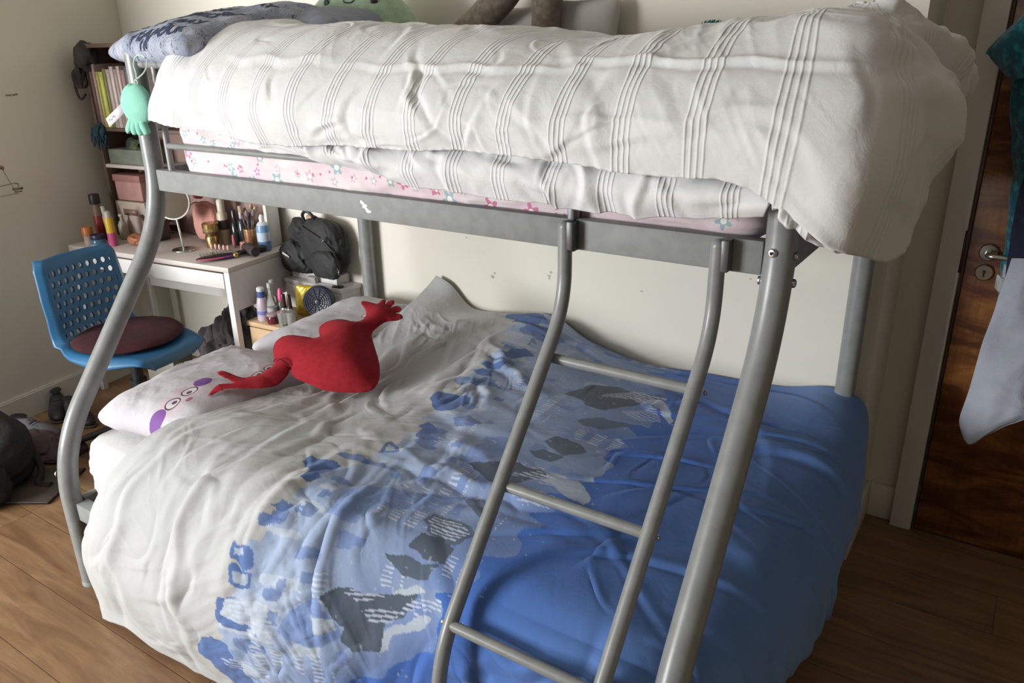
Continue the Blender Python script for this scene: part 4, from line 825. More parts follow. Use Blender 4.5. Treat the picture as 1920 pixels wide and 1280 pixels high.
# mint hand-like keyring toy on the head post
MINT = plush('mint_plush', (.24, .56, .44), (.28, .61, .49), 400)
kt = thing('keyring_toy', 'mint green octopus plush keyring clipped to the head end of the top bunk', 'keyring', (.06, -1.03, 1.375))
bm = bmesh.new(); v = bmesh.ops.create_uvsphere(bm, u_segments=40, v_segments=28, radius=1)['verts']
for p in v:
    c = p.co; k = 1 - .10 * max(0, c.z); pn = .10 * math.exp(-((c.x / .12) ** 2)) * max(0, c.z) ** 2
    p.co = Vector((.062 + c.x * .068 * k, -1.033 + c.y * .032, 1.462 + c.z * .060 * (1 - pn)))
ob('body', bm, MINT, kt)
for i, (x0, x1, zz) in enumerate(((.026, .012, 1.380), (.045, .040, 1.374), (.065, .067, 1.373), (.086, .098, 1.378))):
    bm = bmesh.new(); tube(bm, crom([(x0 + .006, -1.032, 1.43), (x0, -1.040, 1.408), (x1, -1.042, 1.388), (x1 + .002, -1.040, zz)], 5), [.010 + .002 * math.sin(j / 15 * PI) for j in range(14)] + [.008, .003], 14); ob('tentacle', bm, MINT, kt)
bm = bmesh.new(); c = (.08, -1.012); tube(bm, crom([(.078, -1.03, 1.533), (.060, -1.018, 1.549), (.044, -1.010, 1.572), (.050, -1.004, 1.592), (.072, -1.0, 1.598), (.094, -1.002, 1.590)], 6), .0022, 8)
tube(bm, crom([(.080, -1.03, 1.533), (.100, -1.02, 1.548), (.110, -1.012, 1.566), (.106, -1.005, 1.584)], 6), .0022, 8); clip = ob('clip', bm, plain((.55, .68, .58), .4), kt)
bm = bmesh.new(); T = Matrix.Translation((.078, -1.033, 1.524)) @ Matrix.Rotation(PI / 2, 4, 'X'); tube(bm, [T @ Vector((.0065 * math.cos(a * PI / 8), .0065 * math.sin(a * PI / 8), 0)) for a in range(17)], .0018, 8); ob('ring', bm, plain((.55, .68, .58), .4), clip)
bm = bmesh.new(); box(bm, (-.070, -1.030, 1.425), (.11, .0012, .028), Matrix.Rotation(-.45, 4, 'Y')); tg = ob('cloth_tag', bm, plain((.60, .58, .60), .8, name='woven_tag'), kt)
bm = bmesh.new()
for k, (a, wd) in enumerate(((-.020, .010), (-.008, .008), (.004, .012), (.014, .006))): box(bm, Vector((-.085, -1.0310, 1.418)) + Matrix.Rotation(-.45, 3, 'Y') @ Vector((a, 0, .002 - .004 * (k % 2))), (wd, .0006, .005), Matrix.Rotation(-.45, 4, 'Y'))
ob('print', bm, plain((.35, .33, .36), .8), tg)

# ------------------------------------------------------------------ desk and bookcase (turned slightly with the left wall)
DA = .119; DO = Vector((-.431, -.46)); e1 = Vector((-math.cos(DA), -math.sin(DA))); e2 = Vector((-math.sin(DA), math.cos(DA)))
def DK(a, b, z): q = DO + e1 * a + e2 * b; return Vector((q.x, q.y, z))
RD = Matrix.Rotation(DA, 4, 'Z')
def dbox(bm, a0, a1, b0, b1, z0, z1): return box(bm, DK((a0 + a1) / 2, (b0 + b1) / 2, (z0 + z1) / 2), (a1 - a0, b1 - b0, z1 - z0), RD)
def dob(name, args, mat, parent, bevel=.002): bm = bmesh.new(); dbox(bm, *args); return ob(name, bm, mat, parent, bevel=bevel)
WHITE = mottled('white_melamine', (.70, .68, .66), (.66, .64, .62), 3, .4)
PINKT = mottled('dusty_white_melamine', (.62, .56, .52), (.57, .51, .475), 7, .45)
desk = thing('desk', 'white dressing table desk with a slim front drawer beside the bed head', 'desk', DK(.5, .2, 0))
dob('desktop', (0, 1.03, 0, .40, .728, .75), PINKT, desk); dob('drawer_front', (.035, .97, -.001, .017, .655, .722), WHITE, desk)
dob('side_panel', (0, .022, .025, .40, .555, .728), WHITE, desk); dob('leg', (0, .03, 0, .028, 0, .728), WHITE, desk); dob('leg', (0, .03, .37, .398, 0, .555), WHITE, desk)
dob('leg', (1.0, 1.03, 0, .028, 0, .728), WHITE, desk); dob('leg', (1.0, 1.03, .37, .398, 0, .728), WHITE, desk); dob('back_panel', (.03, 1.0, .38, .395, .45, .728), WHITE, desk); dob('drawer_box', (.05, .95, .03, .36, .665, .715), WHITE, desk)
dob('drawer_gap', (.035, .97, -.0016, .006, .7225, .7275), plain((.10, .07, .05), .8), desk, 0)
BRN = mottled('dark_brown_board', (.10, .065, .045), (.13, .085, .06), 9, .5)
bc = thing('bookcase', 'open bookcase with brown and white sides standing on the back of the desk', 'bookcase', DK(.55, .38, .75))
BC0, BC1, BB0, BB1 = .075, .985, .335, .415
for a in (BC0, BC1 - .018): dob('side_panel', (a, a + .018, BB0 - .10 if a > .5 else BB0, BB1, .751, 1.62), WHITE if a < .5 else BRN, bc)
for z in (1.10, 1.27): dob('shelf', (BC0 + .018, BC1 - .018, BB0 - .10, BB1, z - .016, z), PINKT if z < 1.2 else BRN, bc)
dob('top_panel', (BC0, BC1, BB0 - .10, BB1, 1.62, 1.638), BRN, bc); dob('back_panel', (BC0, BC1, BB1 - .006, BB1, .751, 1.62), mottled('pink_brown_card', (.30, .20, .17), (.36, .25, .21), 5, .8), bc)
bk_cols = [((.10, .06, .05), 'dark brown'), ((.30, .20, .18), 'faded mauve'), ((.33, .32, .06), 'olive yellow'), ((.42, .42, .10), 'yellow green'), ((.14, .15, .05), 'dark olive'), ((.38, .30, .28), 'dusty pink'), ((.45, .40, .38), 'pale grey'), ((.30, .22, .22), 'pinkish grey'), ((.40, .33, .31), 'light mauve'), ((.25, .15, .14), 'reddish brown'), ((.08, .08, .09), 'near black'), ((.12, .13, .06), 'deep green'), ((.20, .12, .10), 'chestnut'), ((.42, .42, .42), 'silver grey'), ((.10, .06, .07), 'plum black'), ((.55, .52, .50), 'off white')]
a = BC1 - .022
bw = [.022, .020, .018, .030, .022, .026, .024, .022, .020, .028, .024, .030, .022, .026, .02, .024]
for i, (c, nm) in enumerate(bk_cols):
    wd = bw[i]; h = .245 + .035 * _h(np.array([i]), np.array([3]), 5)[0]; tt = DK(a - wd / 2, BB0, 1.271)
    t = thing('book', '%s book, %s on the upper shelf of the corner bookcase' % (nm, ['leftmost', 'second from the left', 'third from the left', 'fourth from the left', 'fifth from the left', 'sixth from the left', 'seventh from the left', 'eighth from the left', 'ninth from the left', 'tenth from the left', 'eleventh from the left', 'twelfth from the left', 'thirteenth from the left', 'fourteenth from the left', 'fifteenth from the left', 'sixteenth from the left'][i]), 'book', tt, 'books standing on the upper shelf')
    dob('cover', (a - wd + .001, a, BB0 - .095, BB0 + .06, 1.271, 1.271 + h), plain(c, .6, name='book_cover'), t, .0015); dob('pages', (a - wd + .003, a - .002, BB0 - .088, BB0 + .062, 1.274, 1.269 + h), plain((.55, .52, .45), .9), t, 0)
    dob('title_strip', (a - wd * .7, a - wd * .3, BB0 - .0956, BB0 - .0945, 1.30 + .1 * h, 1.25 + h), plain(tuple(min(1, q * 1.7 + .05) for q in c), .6), t, 0); a -= wd + .001
# things on the middle shelf (dark clutter) and on the desk
def at_desk(a, b, z=.75): return DK(a, b, z)
def bottle(name, label, cat, loc, prof, mat, parts=(), group=None, rot=None, seg=24):
    """upright turned object: body profile plus further turned parts (name, profile, material)"""
    t = thing(name, label, cat, loc, group)
    if rot: t.rotation_euler = rot
    bm = bmesh.new(); lathe(bm, prof, seg=seg); ob('body', bm, mat, t, local=True)
    for n, pr, mm in parts: bm = bmesh.new(); lathe(bm, pr, seg=seg); ob(n, bm, mm, t, local=True)
    return t
def pc(*c, r=.4, m=0., n='moulded_plastic', **k): return plain(c, r, m, n, **k)
GLASS = M('clear_glass', (.9, .92, .9), .05, **{'Transmission_Weight': .85, 'IOR': 1.35}).m
def xy(v): return (v[0], v[1])
bottle('bottle', 'tall red bottle with a black lid at the left end of the desk', 'bottle', (-1.40, -.44, .751), [(.020, 0), (.022, .004), (.022, .10), (.020, .12)], pc(.22, .025, .02), [('neck', [(.019, .12), (.018, .178)], pc(.20, .14, .10)), ('lid', [(.023, .176), (.024, .18), (.024, .218), (.022, .222)], BLACKP)])
bottle('jar', 'orange topped tub in front of the red bottle on the desk', 'jar', (-1.362, -.525, .751), [(.019, 0), (.021, .004), (.021, .04), (.023, .045)], pc(.45, .36, .32), [('lid', [(.024, .045), (.024, .082), (.022, .086)], pc(.50, .16, .04))])
bottle('jar', 'squat jar with dark blue lid and teal front at the front left of the desk', 'jar', (-1.300, -.515, .751), [(.030, 0), (.033, .006), (.033, .026), (.029, .034)], pc(.06, .16, .24, r=.15), [('lid', [(.031, .034), (.032, .036), (.032, .052), (.030, .055)], pc(.02, .02, .06)), ('base_ring', [(.0335, .0), (.0338, .012)], pc(.4, .4, .42))])
bottle('spray_bottle', 'pink and yellow spray can with pale cap on the desk', 'bottle', (-1.243, -.478, .751), [(.018, 0), (.019, .004), (.019, .062)], pc(.50, .08, .22), [('upper_label', [(.0192, .062), (.0192, .128), (.017, .134)], pc(.62, .40, .03)), ('cap', [(.015, .134), (.014, .158), (.008, .164)], pc(.45, .42, .36))])
bottle('bottle', 'slim cream tube leaning by the red bottle on the desk', 'tube', (-1.355, -.42, .751), [(.010, 0), (.013, .004), (.014, .11), (.009, .13)], pc(.42, .38, .30), [('cap', [(.010, .13), (.010, .165)], pc(.52, .50, .45))], rot=(0, -.16, 0))
bottle('bottle', 'small brown bottle with a round white cap behind the blue lidded jar', 'bottle', (-1.30, -.445, .751), [(.012, 0), (.014, .003), (.014, .045), (.008, .055)], pc(.10, .05, .05), [('cap', [(.008, .055), (.010, .058), (.010, .072), (.006, .076)], pc(.6, .6, .6))])
bottle('bottle', 'beige pump bottle behind the slim cream tube on the desk', 'bottle', (-1.325, -.37, .751), [(.018, 0), (.02, .004), (.02, .07), (.012, .09)], pc(.36, .32, .24), [('pump', [(.006, .09), (.006, .11), (.012, .112), (.010, .122)], pc(.45, .42, .36))])
t = thing('pouch', 'orange brown soft pouch lying on the desk beside the pink spray can', 'pouch', (-1.16, -.41, .75)); bm = bmesh.new(); blob(bm, (-1.165, -.41, .775), (.045, .032, .028), 5, .2, 4); ob('bag', bm, mottled('tan_leather', (.42, .16, .07), (.30, .11, .05), 12, .6, .3), t)
bm = bmesh.new(); tube(bm, crom([(-1.20, -.435, .785), (-1.17, -.44, .80), (-1.13, -.435, .79)], 5), .002, 6); ob('zip', bm, pc(.2, .12, .05, m=.6), t)
t = thing('makeup_organiser', 'dark jumble holder of brushes and palettes at the back left of the desk', 'organiser', (-1.18, -.28, .75)); bm = bmesh.new()
for k, (dx, dy, dz, sx, sy, sz, r) in enumerate(((0, 0, .035, .10, .07, .07, .3), (.03, .03, .085, .11, .05, .02, -.5), (-.02, -.02, .09, .09, .05, .012, .6), (.05, -.01, .06, .05, .06, .08, .1))): box(bm, (-1.17 + dx, -.29 + dy, .752 + dz), (sx, sy, sz), Matrix.Rotation(r, 4, 'Y'))
ob('case', bm, mottled('dark_purple_brown', (.06, .035, .035), (.10, .06, .055), 20, .5), t, bevel=.003)
for k in range(6):
    x0 = -1.20 + k * .016; bm = bmesh.new(); tube(bm, [(x0, -.30, .80), (x0 + random.uniform(-.05, .01), -.31, .89 + random.uniform(-.02, .02))], .0035, 8); br = ob('brush_handle', bm, pc(.28, .20, .15) if k % 2 else pc(.12, .07, .06), t)
bm = bmesh.new(); box(bm, (-1.115, -.315, .845), (.075, .010, .012), Matrix.Rotation(.6, 4, 'Y')); ob('palette', bm, pc(.45, .36, .30), t, bevel=.002)
t = thing('photo_frame', 'small white frame with a green corner sticker standing at the back of the desk', 'frame', (-1.30, -.20, .75)); FT = PR(-1.22, -.20, .86, -.12, 0, .25)
bm = bmesh.new()
for (x0, z0, sx, sz) in ((0, .052, .13, .014), (0, -.052, .13, .014), (-.058, 0, .014, .10), (.058, 0, .014, .10)): box(bm, FT @ Vector((x0, 0, z0)), (sx, .01, sz), FT.to_3x3().to_4x4())
ob('frame', bm, pc(.46, .40, .34), t, bevel=.001); bm = bmesh.new(); box(bm, FT @ Vector((0, .004, 0)), (.10, .003, .09), FT.to_3x3().to_4x4()); ob('picture', bm, mottled('faded_picture', (.30, .20, .17), (.40, .30, .25), 25, .5), t)
bm = bmesh.new(); box(bm, FT @ Vector((.045, -.007, .045)), (.03, .003, .034), FT.to_3x3().to_4x4()); ob('sticker', bm, pc(.20, .33, .26), t)
bm = bmesh.new(); box(bm, FT @ Vector((0, .035, -.055)), (.02, .06, .004), (FT.to_3x3() @ Matrix.Rotation(-.3, 3, 'X')).to_4x4()); ob('stand', bm, pc(.46, .40, .34), t)
# pink boxes and storage on the lower shelf bay
t = thing('storage_box', 'pink patterned storage box under the lower bookcase shelf', 'box', DK(.86, .30, .95)); dob('box', (.76, .94, .245, .33, .93, 1.045), mottled('pink_card', (.42, .22, .20), (.48, .27, .25), 18, .8), t, .003); dob('lid', (.755, .945, .24, .335, 1.02, 1.052), pc(.36, .17, .16, n='card'), t, .002)
t = thing('storage_box', 'cream box below the pink patterned box at the back of the desk', 'box', DK(.86, .30, .75)); dob('box', (.745, .95, .235, .33, .752, .925), mottled('cream_card', (.44, .36, .31), (.50, .42, .36), 9, .8), t, .003); dob('label_slot', (.80, .90, .2335, .2355, .86, .89), pc(.25, .15, .12), t, 0)
t = thing('black_bag', 'black cloth bag draped over the top left corner of the bookcase', 'bag', DK(.97, .27, 1.45)); bm = bmesh.new()
blob(bm, DK(.975, .25, 1.575), (.055, .05, .075), 8, .3, 4); blob(bm, DK(1.0, .22, 1.49), (.035, .03, .06), 9, .4, 4); ob('cloth', bm, mottled('black_cloth', (.022, .018, .018), (.045, .038, .036), 12, .9, .4, 50), t)
bm = bmesh.new(); tube(bm, crom([DK(.99, .20, 1.53), DK(1.02, .20, 1.46), DK(1.0, .20, 1.40), DK(.97, .21, 1.42)], 6), .006, 8); ob('strap', bm, BLACKP, t)
bm = bmesh.new(); c0 = DK(.955, .235, 1.255)
for i in range(46):
    a_ = random.uniform(0, 2 * PI); r = random.uniform(.2, 1); p = c0 + Vector((.042 * r * math.cos(a_), .03 * r * math.sin(a_), random.uniform(-.02, .03))); tube(bm, [p, p + Vector((random.uniform(-.01, .01), -.01, -.03)), p + Vector((random.uniform(-.02, .02), -.012, -.07))], [.006, .004, .001], 6)
blob(bm, c0, (.04, .03, .035), 4, .2, 3)
tag(ob('pompom', bm, plush('dark_teal_fluff', (.014, .045, .065), (.03, .07, .09), 120)), 'dark teal fluffy pompom hanging from the left edge of the bookcase shelf', 'pompom')
t = thing('craft_box', 'grey green box of odds and ends on the lower bookcase shelf', 'box', DK(.85, .28, 1.10)); dob('box', (.70, .95, .25, .40, 1.101, 1.17), mottled('grey_green_card', (.13, .15, .12), (.20, .22, .18), 14, .8), t, .004)
bm = bmesh.new(); blob(bm, DK(.80, .30, 1.185), (.06, .04, .04), 14, .4, 4); ob('fabric_scraps', bm, mottled('olive_scraps', (.10, .13, .06), (.03, .03, .035), 22, .9), t)
# mirror
mr = thing('vanity_mirror', 'round silver vanity mirror on a slim stand on the desk', 'mirror', (-.865, -.365, .751)); bm = bmesh.new(); lathe(bm, [(.050, 0), (.052, .003), (.050, .007), (.008, .010)], (-.865, -.365, .7505), 40); ob('base', bm, CHROME, mr)
bm = bmesh.new(); tube(bm, [(-.865, -.365, .758), (-.885, -.362, .89)], .0045, 12); ob('stem', bm, CHROME, mr)
MT = PR(-.905, -.355, .965, 1.38, 0, .62)
bm = bmesh.new(); lathe(bm, [(.072, -.006), (.078, -.006), (.078, .006), (.072, .006)], seg=48, mat=MT); ob('frame', bm, CHROME, mr)
bm = bmesh.new(); lathe(bm, [(.072, -.0066), (.072, .0066)], seg=48, mat=MT); ob('glass', bm, M('mirror_glass', (.60, .55, .50), .12, 1.).m, mr)
t = thing('pouch', 'salmon pink make up pouch leaning behind the vanity mirror', 'pouch', (-.90, -.20, .751)); bm = bmesh.new(); vv = blob(bm, (-.90, -.20, .842), (.085, .035, .10), 15, .10, 5, power=.75); ob('bag', bm, mottled('salmon_fabric', (.52, .24, .20), (.58, .29, .25), 10, .8, .2), t)
bm = bmesh.new(); tube(bm, crom([(-.97, -.225, .925), (-.90, -.235, .945), (-.84, -.225, .93)], 5), .003, 6); ob('zip', bm, pc(.40, .10, .10), t)
bm = bmesh.new(); blob(bm, (-.935, -.20, .965), (.03, .02, .014), 4, .15, 3); tag(ob('hair_clip', bm, pc(.35, .05, .06)), 'dark red hair clip lying on top of the salmon pink pouch', 'hair clip')
GOLD = plain((.48, .34, .13), .25, .9, 'gold_plastic')
bottle('candle_jar', 'gold jar at the bottom of the stack on the desk', 'jar', (-.800, -.255, .751), [(.028, 0), (.030, .004), (.030, .05), (.026, .055)], GOLD, [('lid', [(.027, .055), (.027, .064)], pc(.34, .24, .09, r=.2, m=.9))], group=None)
bottle('candle_jar', 'wide gold topped jar stacked on the lower gold jar', 'jar', (-.800, -.255, .816), [(.030, 0), (.036, .006), (.036, .026)], pc(.40, .30, .14, r=.2, m=.6), [('lid', [(.037, .026), (.037, .045), (.034, .048)], GOLD), ('dark_band', [(.0365, .004), (.0368, .010)], pc(.08, .05, .03))])
bottle('pump_bottle', 'cream bottle with black label behind the gold jars on the desk', 'bottle', (-.800, -.185, .751), [(.022, 0), (.024, .004), (.024, .14), (.016, .155)], pc(.50, .43, .32), [('cap', [(.017, .155), (.018, .20), (.012, .21)], pc(.58, .52, .44)), ('label', [(.0243, .07), (.0243, .115)], pc(.06, .045, .05))])
for k, (x0, y0, c, hh, cap, lab) in enumerate(((-.735, -.17, (.015, .016, .018), .16, (.02, .02, .02), 'black glossy bottle, left of three dark bottles under the bed rail'), (-.695, -.16, (.03, .035, .04), .18, (.35, .36, .38), 'black bottle with silver cap, middle of three dark bottles under the bed rail'), (-.662, -.145, (.02, .02, .025), .15, (.05, .05, .06), 'matt black bottle, right of three dark bottles under the bed rail'))):
    bottle('bottle', lab, 'bottle', (x0, y0, .751), [(.018, 0), (.020, .004), (.020, hh * .62), (.010, hh * .7)], pc(*c, r=.15), [('cap', [(.010, hh * .7), (.0105, hh), (.008, hh + .004)], pc(*cap, r=.2))])
bottle('lipstick', 'pink lipstick standing in front of the dark bottles', 'lipstick', (-.700, -.215, .751), [(.007, 0), (.007, .045)], pc(.45, .14, .18), [('tip', [(.005, .045), (.005, .058), (.002, .062)], pc(.5, .1, .15))])
for k, (x0, z0, y0) in enumerate(((-.765, .765, -.29), (-.745, .765, -.283), (-.725, .764, -.277), (-.704, .763, -.27), (-.684, .762, -.263))):
    bm = bmesh.new(); blob(bm, (x0, y0, z0), (.007, .006, .014), k, .05, 3, flat=False); t = tag(ob('fake_nail', bm, pc(.62, .40, .35, r=.1)), '%s of the row of peach false nails standing on the desk' % ['leftmost', 'second from the left', 'middle', 'second from the right', 'rightmost'][k], 'false nail', 'row of peach false nails')
bottle('brush_pot', 'copper pot holding make up brushes on the right of the desk', 'brush pot', (-.625, -.175, .751), [(.026, 0), (.028, .004), (.030, .085)], pc(.48, .25, .12, r=.25, m=.6), [('band', [(.0305, .083), (.031, .090)], pc(.6, .4, .22, r=.2, m=.8))])
bpot = [o for o in bpy.data.objects if o.name.startswith('brush_pot')][-1]
for k in range(7):
    a_ = k * .9; bm = bmesh.new(); p0 = Vector((.010 * math.cos(a_), .010 * math.sin(a_), .06)); p1 = Vector((.034 * math.cos(a_), .028 * math.sin(a_), .15 + .008 * (k % 3))); tube(bm, [p0, p1], .003, 8); b_ = ob('brush', bm, pc(.10, .06, .05), bpot, local=True)
    bm = bmesh.new(); d = (p1 - p0).normalized(); tube(bm, [p1, p1 + d * .012, p1 + d * .03], [.004, .010, .006], 12); h_ = ob('bristles', bm, pc(.45, .33, .22) if k % 3 else pc(.25, .18, .2), b_, local=True)
bottle('lotion_bottle', 'blue contact lens solution bottle with white cap at the right end of the desk', 'bottle', (-.535, -.175, .751), [(.026, 0), (.029, .005), (.029, .105), (.025, .118)], pc(.16, .30, .52, r=.3), [('shoulder', [(.026, .116), (.018, .128), (.010, .131)], pc(.62, .66, .66)), ('cap', [(.011, .130), (.012, .150), (.005, .163)], pc(.66, .66, .64)), ('label', [(.0295, .045), (.0295, .085)], pc(.50, .58, .70))])
t = thing('gift_box', 'small red box behind the blue bottle on the desk', 'box', (-.60, -.12, .751)); bm = bmesh.new(); box(bm, (-.585, -.235, .775), (.05, .03, .045), Matrix.Rotation(.2, 4, 'Z')); ob('box', bm, pc(.38, .13, .10), t, bevel=.002); bm = bmesh.new(); box(bm, (-.560, -.255, .768), (.028, .004, .034), Matrix.Rotation(.2, 4, 'Z')); ob('card', bm, pc(.55, .52, .56), t)
def hairbrush():
    t = thing('hairbrush', 'black paddle hairbrush with pink and purple rim lying on the desk edge', 'hairbrush', (-.57, -.36, .752)); T = PR(-.575, -.36, .764, 0, 0, 1.22)
    bm = bmesh.new(); v = bmesh.ops.create_uvsphere(bm, u_segments=32, v_segments=12, radius=1)['verts']
    for p in v: p.co = T @ Vector((p.co.x * .095 - .03, p.co.y * .034 * (1 - .25 * p.co.x), p.co.z * .009))
    ob('paddle', bm, BLACKP, t); bm = bmesh.new(); tube(bm, crom([T @ Vector((.05, 0, .001)), T @ Vector((.10, 0, .002)), T @ Vector((.15, 0, .004)), T @ Vector((.18, 0, .004))], 5), [.011] * 8 + [.013] * 8, 12); ob('handle', bm, BLACKP, t)
    for nm, c, s0, s1 in (('pink_rim', (.60, .10, .20), -.12, -.02), ('purple_rim', (.30, .06, .38), -.02, .06)):
        bm = bmesh.new(); tube(bm, [T @ Vector((s0 + (s1 - s0) * k / 8, -.034 * math.sqrt(max(.02, 1 - ((s0 + (s1 - s0) * k / 8 + .03) / .095) ** 2)) - .001, .001)) for k in range(9)], .0035, 8); ob(nm, bm, pc(*c), t)
    bm = bmesh.new()
    for i in range(11):
        for j in range(5): x, y = -.10 + i * .014, (j - 2) * .011; p = T @ Vector((x, y, .007)); tube(bm, [p, p + Vector((0, 0, .016))], .0008, 5)
    o = ob('bristles', bm, pc(.12, .11, .07), t)
hairbrush()
bm = bmesh.new(); T = PR(-.525, -.262, .775, PI / 2, 0, 1.25); lathe(bm, [(.020, -.06), (.022, -.055), (.022, .055), (.020, .06)], seg=24, mat=T); t = thing('hair_roller', 'dark round hair styling brush beside the blue bottle', 'hairbrush', (-.52, -.26, .752)); ob('barrel', bm, mottled('dark_bristle', (.03, .02, .022), (.06, .04, .04), 60, .9, .5, 200), t)
bm = bmesh.new(); bmesh.ops.create_uvsphere(bm, u_segments=20, v_segments=14, radius=.013, matrix=Matrix.Translation((-.535, -.335, .766))); tag(ob('bauble', bm, GOLD), 'small gold ball ornament beside the hairbrush on the desk', 'ornament')
bm = bmesh.new(); tube(bm, [(-.70, -.335, .754), (-.655, -.365, .754)], [.0035, .002], 8); tag(ob('eyeliner_pencil', bm, pc(.08, .06, .05)), 'thin dark eyeliner pencil lying left of the hairbrush', 'pencil')

# ------------------------------------------------------------------ chest, white cabinet and what stands on them
WOOD = M('pale_beech'); x, y, z = WOOD.sep(WOOD.obj()); WOOD.col(WOOD.mix(WOOD.noise(WOOD.comb(x * 3, y * 3, z * 22), 2, 4).rng(.35, .65), (.52, .35, .20), (.60, .42, .25))); WOOD = WOOD.m
CA = .07; CO = Vector((-.432, -.405)); RC = Matrix.Rotation(CA, 4, 'Z')
def CK(a, b, z): return Vector((CO.x + a * math.cos(CA) - b * math.sin(CA), CO.y + a * math.sin(CA) + b * math.cos(CA), z))
def cob(name, x0, x1, y0, y1, z0, z1, mat, par, bevel=.002): bm = bmesh.new(); box(bm, CK((x0 + x1) / 2, (y0 + y1) / 2, (z0 + z1) / 2), (x1 - x0, y1 - y0, z1 - z0), RC); return ob(name, bm, mat, par, bevel=bevel)
ch = thing('bedside_chest', 'pale wooden bedside chest crowded with bottles between desk and bed', 'chest of drawers', CK(.17, .12, 0))
cob('carcass', 0, .335, .012, .225, .0, .478, WOOD, ch); cob('top_board', -.004, .34, 0, .228, .480, .5, WOOD, ch)
for k in range(3): dr = cob('drawer', .012, .323, 0, .012, .02 + k * .155, .165 + k * .155, WOOD, ch); kb = cob('knob', .155, .18, -.014, 0, .085 + k * .155, .10 + k * .155, CHROME, dr)
cab = thing('cabinet', 'narrow white cabinet against the wall beneath the black backpack', 'cabinet', (-.30, -.1, 0))
ob('carcass', bx(-.455, -.098, -.150, -.036, 0, .605), WHITE, cab, bevel=.002); ob('top_board', bx(-.460, -.094, -.153, -.034, .606, .625), WHITE, cab, bevel=.002); ob('riser', bx(-.445, -.16, -.115, -.036, .626, .665), WHITE, cab, bevel=.003); ob('door', bx(-.450, -.103, -.156, -.151, .02, .60), WHITE, cab, bevel=.001)
bm = bmesh.new(); box(bm, (-.135, -.135, .630), (.05, .022, .008), Matrix.Rotation(.3, 4, 'Z')); tag(ob('sunglasses_case', bm, BLACKP, bevel=.003), 'small flat black case on the white cabinet below the backpack', 'case')
bm = bmesh.new(); box(bm, (-.29, -.135, .640), (.05, .02, .026), Matrix.Rotation(.2, 4, 'X')); tag(ob('carton', bm, pc(.40, .38, .38, n='card'), bevel=.003), 'small pale carton tucked under the front of the black backpack', 'box')
BKC = mottled('black_nylon', (.010, .010, .011), (.022, .022, .023), 9, .7, .6, 60)
bk = thing('backpack', 'black backpack slumped on the white cabinet under the top bunk rail', 'backpack', (-.28, -.10, .66))
bm = bmesh.new(); blob(bm, (-.235, -.098, .785), (.135, .058, .135), 21, .14, 5, power=.82, freq=3); ob('main_compartment', bm, BKC, bk)
bm = bmesh.new(); blob(bm, (-.39, -.115, .725), (.115, .055, .085), 24, .22, 5, freq=5); ob('side_fold', bm, BKC, bk)
bm = bmesh.new(); blob(bm, (-.37, -.105, .845), (.065, .04, .06), 27, .22, 4, freq=4); ob('top_flap', bm, BKC, bk)
bm = bmesh.new(); blob(bm, (-.19, -.145, .72), (.085, .03, .07), 29, .12, 4, power=.8); ob('front_pocket', bm, BKC, bk)
bm = bmesh.new(); tube(bm, crom([(-.31, -.12, .885), (-.315, -.13, .925), (-.285, -.135, .945), (-.255, -.13, .93), (-.25, -.12, .89)], 6), .007, 10); ob('grab_loop', bm, BLACKP, bk)
bm = bmesh.new(); blob(bm, (-.283, -.11, .912), (.030, .012, .018), 3, .1, 3, flat=False); ob('lining', bm, plain((.45, .25, .18), .7), bk)
bm = bmesh.new(); tube(bm, crom([(-.33, -.14, .88), (-.26, -.165, .87), (-.17, -.155, .83), (-.12, -.14, .76), (-.115, -.135, .70)], 6), .003, 6); zp = ob('zip', bm, pc(.05, .05, .05, r=.3), bk)
for p in ((-.165, -.168, .842), (-.110, -.150, .705)):
    bm = bmesh.new(); T = Matrix.Translation(p) @ Matrix.Rotation(PI / 2, 4, 'X'); tube(bm, [T @ Vector((.006 * math.cos(a * PI / 6), .009 * math.sin(a * PI / 6), 0)) for a in range(13)], .0018, 6); tube(bm, [Vector(p) + Vector((0, 0, .012)), Vector(p) + Vector((.004, 0, -.016))], .0018, 6); ob('zip_pull', bm, CHROME, zp)
bm = bmesh.new(); box(bm, (-.405, -.172, .745), (.045, .002, .010), Matrix.Rotation(.35, 4, 'Y')); ob('reflective_strip', bm, pc(.5, .48, .48), bk)
# bottles on the chest
def CH(a, b): v = CK(a, b, .501); return (v.x, v.y, v.z)
bottle('tumbler', 'amber green glass at the far left of the crowded chest', 'glass', CH(.020, .09), [(.018, 0), (.022, .07), (.020, .071), (.016, .01)], pc(.20, .13, .04, r=.15), [('contents', [(.0185, .072), (.020, .10), (.014, .105)], pc(.22, .20, .10, r=.3))])
bottle('lotion_bottle', 'white pump bottle with blue neck at the left of the chest', 'bottle', CH(.060, .045), [(.024, 0), (.027, .006), (.025, .07), (.019, .10), (.016, .104)], pc(.50, .42, .50), [('neck', [(.016, .104), (.018, .106), (.018, .128), (.014, .130)], pc(.05, .09, .28)), ('cap', [(.015, .130), (.017, .133), (.017, .145), (.012, .149)], pc(.64, .64, .66)), ('logo', [(.0272, .030), (.0268, .045)], pc(.18, .2, .5))])
bottle('water_bottle', 'slim clear bottle behind the pump bottle on the chest', 'bottle', CH(.060, .11), [(.019, 0), (.022, .004), (.022, .09), (.009, .13), (.009, .15)], GLASS, [('cap', [(.010, .148), (.010, .163)], pc(.5, .52, .5))])
bottle('water_bottle', 'clear glass bottle with pale label in the middle of the chest', 'bottle', CH(.100, .060), [(.018, 0), (.021, .004), (.021, .075), (.009, .115), (.009, .15)], GLASS, [('label', [(.0214, .03), (.0214, .06)], pc(.42, .42, .42)), ('cap', [(.010, .148), (.010, .168)], pc(.45, .48, .46))])
